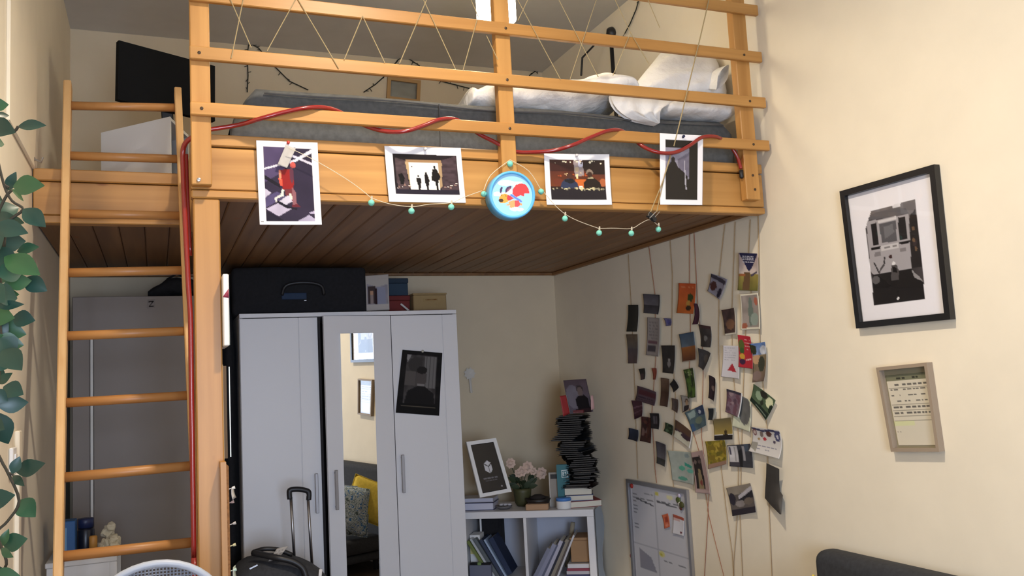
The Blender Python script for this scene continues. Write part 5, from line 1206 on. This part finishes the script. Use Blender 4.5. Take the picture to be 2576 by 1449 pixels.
card('snapshot', 'dark snapshot with a small white figure in the middle of the wall', 'photo', ((1667, 869), (1700, 869), (1698, 940), (1669, 937)), [('f', '2e2a28'), ('n', .3, 6, 2), ('e', .5, .66, .12, .14, '8a8684'), ('e', .5, .52, .08, .06, 'a09a94')])
card('postcard', 'postcard of a blue sky over a rust orange field', 'card', ((1712, 841), (1747, 834), (1754, 906), (1719, 911)), [('g', 0, '3d5166', .5, '65727c'), ('g', .5, '9a5f2c', 1, '5c3420'), ('n', .15, 5, 4), ('r', 0, .96, 1, 1, 'c9bca6')])
card('leaflet', 'dark curled leaflet with a pale spot right of the maroon strip', 'leaflet', ((1756, 815), (1784, 821), (1787, 874), (1759, 871)), [('f', '3c3634'), ('n', .3, 5, 5), ('e', .6, .6, .14, .12, '7d7a76'), ('r', 0, 0, 1, .16, '402a2a')], curl=(-.01, .006, .004))
card('leaflet', 'dark folded leaflet hanging below the curled one', 'leaflet', ((1765, 875), (1792, 889), (1776, 937), (1761, 922)), [('f', '3f3c3c'), ('n', .25, 5, 7), ('e', .6, .4, .25, .2, '57504a')], curl=(.012, .004, .006))
card('bookmark', 'tall green leafy bookmark', 'bookmark', ((1723, 930), (1745, 925), (1754, 999), (1733, 1002)), [('f', '3a4a22'), ('s', 30, 3, (0, 0, 1, 1), ['4d6a2a', '2c3a1c', '6a8040'], .1), ('w', .3, .06, .8, .28, 2, '9aa070', 3)])
card('postcard', 'white card with scribbles and a red triangle', 'card', ((1823, 869), (1859, 870), (1863, 953), (1816, 947)), [('f', 'd9d6dc'), ('w', .1, .05, .8, .5, 6, 'b4b2bc', 4), ('p', [(.55, .54), (.82, .81), (.28, .79)], 'b32f3c')], res=(26, 40))
card('flyer', 'red flyer with fruit and pale lettering beside the triangle card', 'flyer', ((1860, 842), (1890, 847), (1898, 928), (1860, 923)), [('f', 'b42c38'), ('w', .45, .08, .9, .48, 4, 'e2b4b4', 3), ('e', .2, .3, .2, .16, '56602a'), ('e', .22, .48, .16, .1, '3c5a2a'), ('e', .24, .66, .18, .09, 'c99a3a'), ('e', .25, .82, .2, .09, '3d2440'), ('l', (.5, .76), (.9, .7), .02, 'e2b4b4')], res=(26, 40), o=.016)
card('travel_card', 'tall travel card with blue sky, cliffs and a stone ruin', 'card', ((1893, 865), (1929, 860), (1930, 958), (1897, 962)), [('g', 0, '5a76a8', .3, '7f94bc'), ('e', .8, .2, .25, .12, 'c9cdd6'), ('g', .3, '8a7a5c', 1, '6b5a50'), ('n', .3, 6, 7), ('p', [(0, 0), (.35, .08), (.3, .28), (0, .3)], '32341f'), ('e', .3, .42, .3, .12, 'c09a74'), ('e', .62, .55, .25, .2, '3d4032'), ('e', .3, .84, .35, .12, '83706a')], res=(26, 44), curl=(.004, .01, .004))
card('film_card', 'tilted dark green picture card with a bright pale sun', 'card', ((1900, 965), (1954, 1007), (1931, 1057), (1889, 1007)), [('f', '53664a'), ('n', .25, 4, 2), ('e', .3, .4, .16, .22, '93a88a'), ('e', .8, .32, .17, .24, 'e6eac0'), ('e', .48, .18, .16, .18, '2c2a20'), ('p', [(0, .8), (1, .72), (1, 1), (0, 1)], '1d2a20'), ('e', .95, .5, .1, .2, '1d2a1c'), ('r', .3, .9, .9, .93, '7d8a7a'), ('e', .5, .6, .07, .15, '2a3022')], res=(30, 30))
card('pale_oval_card', 'cream card with a grey oval portrait, partly behind the purple sheet', 'card', ((1852, 988), (1891, 1008), (1890, 1087), (1843, 1072)), [('f', 'cdd0b8'), ('e', .62, .38, .36, .46, '6a6a68'), ('n', .18, 6, 5)], o=.009)
card('art_sheet', 'mauve print with a white right edge over the oval card', 'print', ((1832, 978), (1870, 990), (1862, 1051), (1827, 1036)), [('f', '7a6470'), ('s', 30, 5, (0, 0, 1, 1), ['5a4450', '9a8488', '6d4c58'], .1), ('r', 0, 0, .9, .1, '3a3440'), ('r', .9, 0, 1, 1, 'dfe2e4')], o=.018)
card('portrait_strip', 'narrow dark portrait strip in the upper middle of the wall', 'photo', ((1789, 943), (1804, 954), (1801, 1011), (1786, 1001)), [('f', '2c2024'), ('n', .2, 4, 2), ('e', .5, .5, .25, .12, '6d5a54')], res=(10, 24), curl=(.008, .004, .002))
card('black_tag', 'small black tag hanging diamond-wise', 'tag', ((1698, 952), (1710, 974), (1698, 987), (1687, 966)), [('f', '211f1e'), ('n', .2, 3, 1)], res=(8, 8))
card('mini_photo', 'tiny dark photo at the left of the wall below the ticket', 'photo', ((1610, 928), (1624, 926), (1626, 953), (1614, 956)), [('f', '2c2a26'), ('n', .3, 4, 3), ('r', .1, .45, .5, .95, '4a3a3a')], res=(8, 12))
card('red_slip', 'tiny rust red slip right of the tiny dark photo', 'slip', ((1643, 926), (1654, 926), (1653, 955), (1645, 955)), [('f', '8a4432'), ('n', .15, 4, 1)], res=(6, 10))
card('brown_card', 'tall brown card left of the black diamond tag', 'card', ((1666, 950), (1686, 953), (1683, 1024), (1662, 1020)), [('g', 0, '6d5442', .5, '4d3828'), ('g', .5, '4a3022', 1, '5a4438'), ('n', .2, 5, 2)])
card('concert_flyer', 'wide purple and crimson flyer at the left of the wall', 'flyer', ((1607, 970), (1653, 986), (1650, 1021), (1600, 1007)), [('f', '57444c'), ('n', .2, 5, 3), ('r', .1, .2, .95, .5, '552c34'), ('w', .1, .62, .9, .9, 2, '3c2c3a', 2)])
card('ticket_stub', 'crimson striped ticket hanging under the purple flyer', 'ticket', ((1592, 1007), (1617, 1009), (1619, 1046), (1598, 1055)), [('f', '4d3038'), ('l', (0, .4), (1, .3), .04, '7a5a64'), ('l', (0, .7), (1, .55), .04, '6a4a54'), ('r', 0, .85, 1, 1, '3a1c2c')])
card('id_photo', 'small portrait snapshot of a person in a dark jacket', 'photo', ((1716, 994), (1739, 999), (1737, 1028), (1719, 1038)), [('f', '9a948c'), ('e', .5, .38, .2, .2, '4a3830'), ('e', .5, .46, .15, .18, 'a08468'), ('p', [(.1, 1), (.2, .65), (.8, .62), (.95, 1)], '2a2226'), ('b', .04, .04, '2c2422')], res=(16, 20))
card('leaf_card', 'faded grey oval card beside the small portrait snapshot', 'card', ((1693, 1001), (1708, 1005), (1708, 1040), (1692, 1030)), [('f', '5c4c44'), ('n', .25, 5, 2), ('e', .5, .5, .3, .35, '4a4240')], res=(10, 16))
card('collage_card', 'blue collage postcard tilted in the middle of the wall', 'card', ((1726, 1038), (1770, 1017), (1781, 1069), (1744, 1087)), [('f', '4d6068'), ('n', .3, 4, 6), ('p', [(.1, .1), (.5, .05), (.45, .35), (.08, .4)], '8fa2a0'), ('p', [(.55, 0), (1, 0), (1, .45), (.6, .4)], '34405c'), ('e', .72, .25, .07, .1, 'b4bac4'), ('e', .55, .6, .22, .16, '6d7a6a'), ('p', [(0, .6), (.2, .65), (.25, 1), (0, 1)], '3d5a80')], res=(26, 28))
card('mini_photo', 'small snapshot with a black half and pale half above the sunset card', 'photo', ((1785, 1026), (1803, 1026), (1799, 1057), (1784, 1056)), [('f', 'a8aca8'), ('r', 0, .05, .68, 1, '22262a'), ('n', .1, 4, 2)], res=(10, 14))
card('sunset_photo', 'square photo of a yellow sunset with a dark spire', 'photo', ((1797, 1055), (1841, 1050), (1847, 1105), (1799, 1107)), [('g', 0, '6a6044', .75, 'a8924c'), ('n', .06, 4, 2), ('e', .6, .66, .1, .1, '4a3a1c'), ('p', [(.55, .8), (.6, .52), (.65, .8)], '2c2418'), ('g', .78, '2a2420', 1, '1c1a1e'), ('r', .45, .74, .72, .8, '2a2218')], res=(30, 34))
card('snapshot', 'small black and grey snapshot over the rust tall card', 'photo', ((1638, 1039), (1660, 1040), (1661, 1080), (1639, 1077)), [('f', '2a2628'), ('r', .25, .2, .7, .7, '5a5458'), ('r', .45, .2, .5, .7, '2a2628'), ('n', .2, 4, 1)], o=.018)
card('rust_card', 'tall rust brown card at the lower left of the wall', 'card', ((1617, 1047), (1639, 1051), (1641, 1115), (1612, 1109)), [('f', '48302a'), ('s', 22, 8, (0, 0, 1, 1), ['5c3a30', '382420', '7a6058', '4a1c1c'], .12)])
card('mini_photo', 'small dusk blue photo at the far left above the whiteboard', 'photo', ((1585, 1076), (1608, 1082), (1607, 1111), (1582, 1104)), [('g', 0, '3c4254', 1, '30303e'), ('n', .12, 4, 2)], res=(12, 14))
card('green_card', 'small dark green leafy card in the lower middle', 'card', ((1677, 1062), (1695, 1071), (1694, 1095), (1672, 1084)), [('f', '33402a'), ('s', 14, 2, (0, 0, 1, 1), ['4a6040', '24301c', '5a7050'], .13)], res=(12, 12))
card('folded_leaflet', 'brown and white folded leaflet tilted below the blue collage', 'leaflet', ((1703, 1055), (1742, 1086), (1738, 1128), (1696, 1098)), [('p', [(0, 0), (1, 0), (1, .42), (0, .55)], '5c4434'), ('p', [(0, .5), (1, .4), (1, .72), (0, .72)], '443038'), ('p', [(0, .62), (.5, .5), (.7, .75), (1, .6), (1, 1), (0, 1)], 'c4c2b0'), ('e', .55, .62, .2, .1, '3a2a34'), ('n', .12, 4, 2)])
card('snapshot', 'small grey seashore photo above the whiteboard top edge', 'photo', ((1653, 1109), (1677, 1119), (1676, 1174), (1654, 1165)), [('g', 0, '4a464c', .7, '6a666a'), ('g', .7, '3a3834', 1, '4a4a48'), ('n', .15, 6, 2)], res=(14, 26))
card('map_card', 'pale leaflet printed with teal islands above the whiteboard', 'leaflet', ((1683, 1133), (1744, 1138), (1748, 1219), (1693, 1207)), [('f', 'a9b2aa'), ('n', .06, 3, 2), ('p', [(.6, .33), (.95, .45), (.9, .52), (.62, .45)], '3f9a88'), ('e', .48, .55, .13, .08, '5aa890'), ('e', .85, .6, .16, .06, '6ab0a0'), ('e', .5, .88, .22, .06, '5fa08c'), ('e', .74, .13, .1, .07, '8a9a9a'), ('n', .08, 9, 4)], res=(30, 40))
card('booklet', 'tall booklet with a dark cover and pale path in a pink border', 'booklet', ((1742, 1138), (1770, 1132), (1791, 1243), (1752, 1239)), [('f', 'a88f8a'), ('p', [(.03, .13), (.62, .11), (.7, .9), (.12, .9)], '28201e'), ('p', [(.3, .42), (.45, .42), (.62, .9), (.26, .9)], '8a7a5a'), ('e', .45, .75, .09, .07, '7a3a34'), ('e', .2, .25, .1, .05, '6a5a54'), ('e', .5, .25, .1, .05, '5a4a44'), ('r', 0, .93, 1, 1, 'b49c98')], res=(24, 44), o=.018)
card('postcard', 'mottled yellow-green postcard under the sunset photo', 'card', ((1778, 1110), (1826, 1107), (1832, 1167), (1784, 1180)), [('f', '8a7c24'), ('s', 50, 4, (0, 0, 1, .85), ['a08c2c', '6d6420', 'b09a3c', '7d6a20'], .09), ('r', 0, .84, 1, 1, '9a7a68')], res=(26, 34), o=.010)
card('street_photo', 'black and white photo of a dark doorway, right of the yellow-green card', 'photo', ((1833, 1120), (1890, 1116), (1899, 1177), (1838, 1173)), [('f', '3c3c42'), ('r', 0, .05, .38, .8, 'c9c6c8'), ('r', .05, .1, .12, .45, '4a4658'), ('r', .24, .1, .27, .75, '8a8888'), ('n', .2, 6, 3), ('p', [(.38, .3), (.55, .2), (.55, 1), (.42, 1)], '1e1c1e'), ('r', .58, .1, .68, .7, '9a989c'), ('r', .7, 0, .88, .3, '4a5464'), ('r', 0, .8, .4, .95, '423e46')], res=(30, 30))
card('stamp_card', 'white card covered with coloured badges at the right of the wall', 'card', ((1897, 1073), (1968, 1082), (1967, 1154), (1890, 1134)), [('f', 'd4d0cc'), ('p', [(0, 0), (.4, .08), (.6, .02), (1, .04), (1, .12), (.6, .1), (.4, .16), (0, .08)], '3a3c5c'), ('e', .09, .2, .07, .14, '7a4a4c'), ('e', .09, .2, .04, .08, 'c9b8b0'), ('e', .32, .24, .06, .12, '7d6e68'), ('e', .57, .2, .1, .11, '5a3630'), ('e', .87, .24, .1, .2, '4a4c70'), ('e', .87, .26, .04, .08, 'c9c8d0'), ('e', .42, .42, .06, .07, 'b5323c'), ('e', .22, .46, .04, .05, 'a88a5a'), ('e', .75, .48, .04, .06, '4a3c54'), ('p', [(0, .62), (.2, .6), (.2, .95), (.0, .82)], '9a968c'), ('w', .2, .66, .85, .88, 2, '77768a', 4)], res=(36, 34), curl=(.002, .014, 0))
card('barn_photo', 'dim black and white photo of people beside a barn, lowest on the wall', 'photo', ((1831, 1227), (1890, 1215), (1906, 1288), (1845, 1298)), [('f', '5c5450'), ('p', [(0, 0), (1, 0), (1, .25), (0, .3)], '8f8578'), ('p', [(.35, .35), (1, .08), (1, .3), (.4, .5)], 'c2bec4'), ('p', [(.35, .48), (1, .22), (1, .48), (.35, .6)], '252228'), ('e', .12, .42, .12, .22, '2f2a34'), ('e', .4, .62, .2, .12, '8a8280'), ('e', .75, .58, .2, .12, '6d6258'), ('n', .15, 6, 2), ('r', 0, .8, 1, 1, '2c262e')], res=(34, 36))
def bent_card():
    pts = [((1928, 1165), (1960, 1180), .035), ((1927, 1200), (1960, 1214), .02), ((1925, 1228), (1962, 1236), .014), ((1924, 1253), (1969, 1246), .02), ((1940, 1272), (1967, 1268), .03), ((1962, 1294), (1965, 1294), .04)]
    b = MB(); R1 = []
    for l, r, o in pts: R1.append([PX(XR-o-.01*math.sin(math.pi*j/6), l[0]*(1-j/6)+r[0]*j/6, l[1]*(1-j/6)+r[1]*j/6) for j in range(7)])
    b.grid(R1); b.grid([[p+Vector((.001, 0, 0)) for p in row] for row in R1])
    return b
bent_card().build('bent_card', mat('dark_slate_card', '3e3a36', .6, noise=.15, nscale=20), loc=PX(XR-.03, 1945, 1290), smooth=True, label='dark bent card curling off the wall at the far right of the cards', cat='card', group=GC)

# ------------------------------------------------------------------ sofa and cushions along the right wall
SOFA = mat('charcoal_sofa', (.030, .032, .038), .9, noise=.2, nscale=70, bump=.2)
so = thing('sofa', 'dark charcoal sofa with its back along the right wall', 'sofa', (1.95, 1.6, 0))
e_ = PX(XR-.02, 2078, 1449); e2 = PX(XR-.02, 2120, 1378)
y1 = e2.y+.055; zt_ = e2.z
b = MB(); b.box((2.30, .25, .12), (XR-.012, y1, zt_), .045, 4); b.build('backrest', SOFA, so, smooth=True)
MB().box((1.50, .30, .165), (2.295, y1-.02, .285), .04, 3).build('seat', SOFA, so, smooth=True)
MB().box((1.48, .30, .10), (2.295, y1-.03, .16), .02, 2).build('seat_base', SOFA, so, smooth=True)
MB().box((1.50, .20, .10), (2.295, .295, .60), .04, 3).build('armrest', SOFA, so, smooth=True)
for xx in (1.55, 2.3):
    for yy in (.4, y1-.15): MB().lathe([(.02, 0), (.026, .0995)], (xx, yy, 0), n=10).build('leg', BLACK, so)
def cushion(name, label, c, R3, w, h, t, m_):
    r = thing(name, label, 'cushion', (c[0], c[1], .29)); b = MB(); n = 12
    for side in (1, -1):
        rows = []
        for i in range(n+1):
            row = []
            for j in range(n+1):
                u, v = j/n*2-1, i/n*2-1
                th = t*((1-u**4)*(1-v**4))**.6
                row.append(Vector(c)+R3 @ Vector((u*w/2*(1-.06*(1-v*v)*abs(u)), side*th/2, v*h/2*(1-.06*(1-u*u)*abs(v)))))
            rows.append(row)
        b.grid(rows)
    bmesh.ops.remove_doubles(b.b, verts=b.b.verts[:], dist=.0008)
    b.build('cushion_cover', m_, r, smooth=True)
    b = MB(); ring = [Vector(c)+R3 @ Vector((x*w/2, 0, z*h/2)) for x, z in ((-1, -1), (0, -.94), (1, -1), (.94, 0), (1, 1), (0, .94), (-1, 1), (-.94, 0), (-1, -1))]
    b.tube(ring, .004, 5).build('piping', m_, r)
def reflect_hit(px, py, X):
    d = ray(px, py).normalized(); c = Vector((0, 0, H)); t = (hp-c).dot(hn)/d.dot(hn); q = c+d*t
    d2_ = d-2*d.dot(hn)*hn; s_ = (X-q.x)/d2_.x; return q+d2_*s_
YEL = mat('yellow_cushion', 'd8bd4a', .9, noise=.12, nscale=60)
def pattern_mat():
    mt = bpy.data.materials.new('blue_grey_pattern'); mt.use_nodes = True; nt = mt.node_tree; b = nt.nodes['Principled BSDF']; b.inputs['Roughness'].default_value = .9
    tc = nt.nodes.new('ShaderNodeTexCoord'); v = nt.nodes.new('ShaderNodeTexNoise'); v.inputs['Scale'].default_value = 18; v.inputs['Detail'].default_value = 3; v.inputs['Distortion'].default_value = 2.5
    rp_ = nt.nodes.new('ShaderNodeValToRGB'); cr = rp_.color_ramp; cr.interpolation = 'CONSTANT'
    cr.elements[0].color = (*lin('3d6a9a'), 1); cr.elements[1].position = .42; cr.elements[1].color = (*lin('c4ccd0'), 1)
    for p, c in ((.48, '6d7f86'), (.54, 'b9c4c8'), (.60, '4a5a5c')): q = cr.elements.new(p); q.color = (*lin(c), 1)
    nt.links.new(tc.outputs['Object'], v.inputs['Vector']); nt.links.new(v.outputs['Fac'], rp_.inputs[0]); nt.links.new(rp_.outputs[0], b.inputs['Base Color'])
    return mt
CUSH_Y, CUSH_P = (2.21, 2.65, .55), (2.01, 2.60, .505)
cushion('throw_cushion', 'yellow throw cushion on the sofa, seen in the wardrobe mirror', CUSH_Y, Matrix.Rotation(math.radians(30), 3, 'Z') @ Matrix.Rotation(math.radians(14), 3, 'X') @ Matrix.Rotation(math.radians(22), 3, 'Y'), .33, .32, .09, YEL)
cushion('throw_cushion', 'blue and grey patterned cushion on the sofa, seen in the wardrobe mirror', CUSH_P, Matrix.Rotation(math.radians(27), 3, 'Z') @ Matrix.Rotation(math.radians(16), 3, 'X') @ Matrix.Rotation(math.radians(10), 3, 'Y'), .42, .38, .11, pattern_mat())

# ------------------------------------------------------------------ left wall: hook, switch, ivy
hk = thing('wall_hook', 'small metal hook on the left wall at the loft edge', 'hook', PY(3.55, 103, 418))
p = PX(XL+.002, 103, 410); p = Vector((XL+.004, 3.56, 2.40))
MB().lathe([(.012, 0), (.012, .006), (.006, .01)], p, (1, 0, 0), 12).build('base', STEEL, hk); MB().tube([p+Vector((.008, 0, 0)), p+Vector((.03, 0, -.01)), p+Vector((.034, 0, .008))], .004, 7).build('prong', STEEL, hk)
sw = thing('light_switch', 'white light switch on the left wall behind the ivy', 'switch', (XL, 3.12, 1.29))
pz_ = Vector((XL+.001, 3.12, 1.33))
MB().obox(pz_+Vector((.006, 0, 0)), (.012, .075, .085), None, .003).build('plate', WHITE_M, sw); MB().obox(pz_+Vector((.0145, 0, 0)), (.005, .03, .045), None, .001).build('rocker', WHITE_M, sw)

iv = thing('hanging_ivy', 'trailing artificial vine with broad green leaves at the left edge', 'plant', PY(1.75, -60, -40))
LEAFM = bpy.data.materials.new('vine_leaf'); LEAFM.use_nodes = True
nt = LEAFM.node_tree; b_ = nt.nodes['Principled BSDF']; oi = nt.nodes.new('ShaderNodeObjectInfo'); rmp = nt.nodes.new('ShaderNodeValToRGB')
rmp.color_ramp.elements[0].color = (*lin('16352a'), 1); rmp.color_ramp.elements[1].color = (*lin('2f5830'), 1)
q = rmp.color_ramp.elements.new(.5); q.color = (*lin('1e4238'), 1)
nt.links.new(oi.outputs['Random'], rmp.inputs[0]); nt.links.new(rmp.outputs[0], b_.inputs['Base Color']); b_.inputs['Roughness'].default_value = .4
# (base pixel, tip pixel, width in pixels)
leaves = [((-25, 268), (22, 262), 30), ((-12, 288), (25, 290), 12), ((-40, 318), (38, 332), 48), ((44, 318), (116, 314), 26), ((-30, 350), (12, 362), 30), ((18, 480), (40, 432), 20), ((32, 468), (110, 466), 40), ((28, 476), (62, 506), 16), ((-28, 505), (12, 510), 40), ((58, 525), (114, 570), 36), ((-20, 540), (48, 520), 42),
    ((-30, 560), (40, 545), 34), ((-22, 610), (66, 606), 44), ((42, 632), (98, 620), 26), ((-30, 640), (50, 660), 44), ((10, 645), (100, 690), 46), ((-35, 690), (42, 700), 50), ((60, 700), (118, 732), 34), ((-20, 735), (46, 750), 44), ((2, 745), (48, 740), 26), ((-10, 770), (60, 765), 18), ((-30, 790), (36, 800), 40), ((30, 800), (88, 806), 34), ((-25, 830), (66, 840), 48), ((-18, 860), (60, 868), 40), ((5, 880), (54, 930), 44), ((-40, 850), (20, 880), 40), ((-30, 900), (40, 915), 40),
    ((-20, 570), (70, 585), 40), ((-30, 680), (30, 640), 44), ((10, 715), (80, 705), 36), ((-30, 810), (20, 845), 46), ((-20, 760), (20, 800), 40), ((0, 850), (40, 890), 40), ((-30, 720), (10, 760), 44), ((-35, 580), (0, 625), 40), ((10, 560), (60, 560), 26), ((-10, 690), (60, 680), 40), ((-30, 930), (14, 960), 30), ((-5, 965), (30, 938), 18), ((8, 972), (58, 992), 36), ((-25, 985), (20, 1010), 30), ((-8, 1020), (72, 1012), 34), ((-18, 1035), (22, 1118), 44), ((-30, 1060), (10, 1080), 30),
    ((30, 1192), (50, 1148), 20), ((40, 1188), (112, 1165), 32), ((32, 1196), (60, 1222), 16), ((-30, 1265), (36, 1245), 36), ((48, 1258), (88, 1300), 38), ((2, 1376), (22, 1330), 16), ((8, 1372), (68, 1355), 34), ((2, 1380), (32, 1402), 16), ((-20, 1445), (50, 1448), 26), ((-12, 1420), (14, 1470), 20)]
for k, (p0, p1, w_) in enumerate(leaves):
    y0 = 1.72+random.uniform(-.06, .06); a0, a1 = PY(y0, *p0), PY(y0+random.uniform(-.035, .035), *p1)
    L = (a1-a0).length; ww = w_/F*y0*1.3
    b = MB(); leaf(b, a0, a1-a0, Vector((random.uniform(-.25, .25), -1, random.uniform(-.1, .5))), L, ww)
    o = b.build('leaf', LEAFM, iv, smooth=True, sub=1)
STEM = mat('vine_stem', '3a3426', .8)
for st in ([(-20, 300), (-10, 380), (10, 465), (30, 505), (58, 527), (20, 560), (10, 620)], [(30, 478), (12, 500), (-10, 560), (-6, 660), (5, 740), (0, 820), (8, 880), (-4, 950), (-6, 1030), (-10, 1120), (4, 1160), (20, 1190), (48, 1260), (20, 1310), (-8, 1340), (4, 1378), (16, 1420), (-12, 1460)], [(-20, 320), (30, 332), (46, 318)], [(20, 1190), (34, 1194)], [(10, 465), (22, 472)], [(-20, -60), (-30, 100), (-20, 300)]):
    MB().tube(smooth_path([PY(1.73, *p) for p in st], 4), .0026, 6).build('stem', STEM, iv, smooth=True)
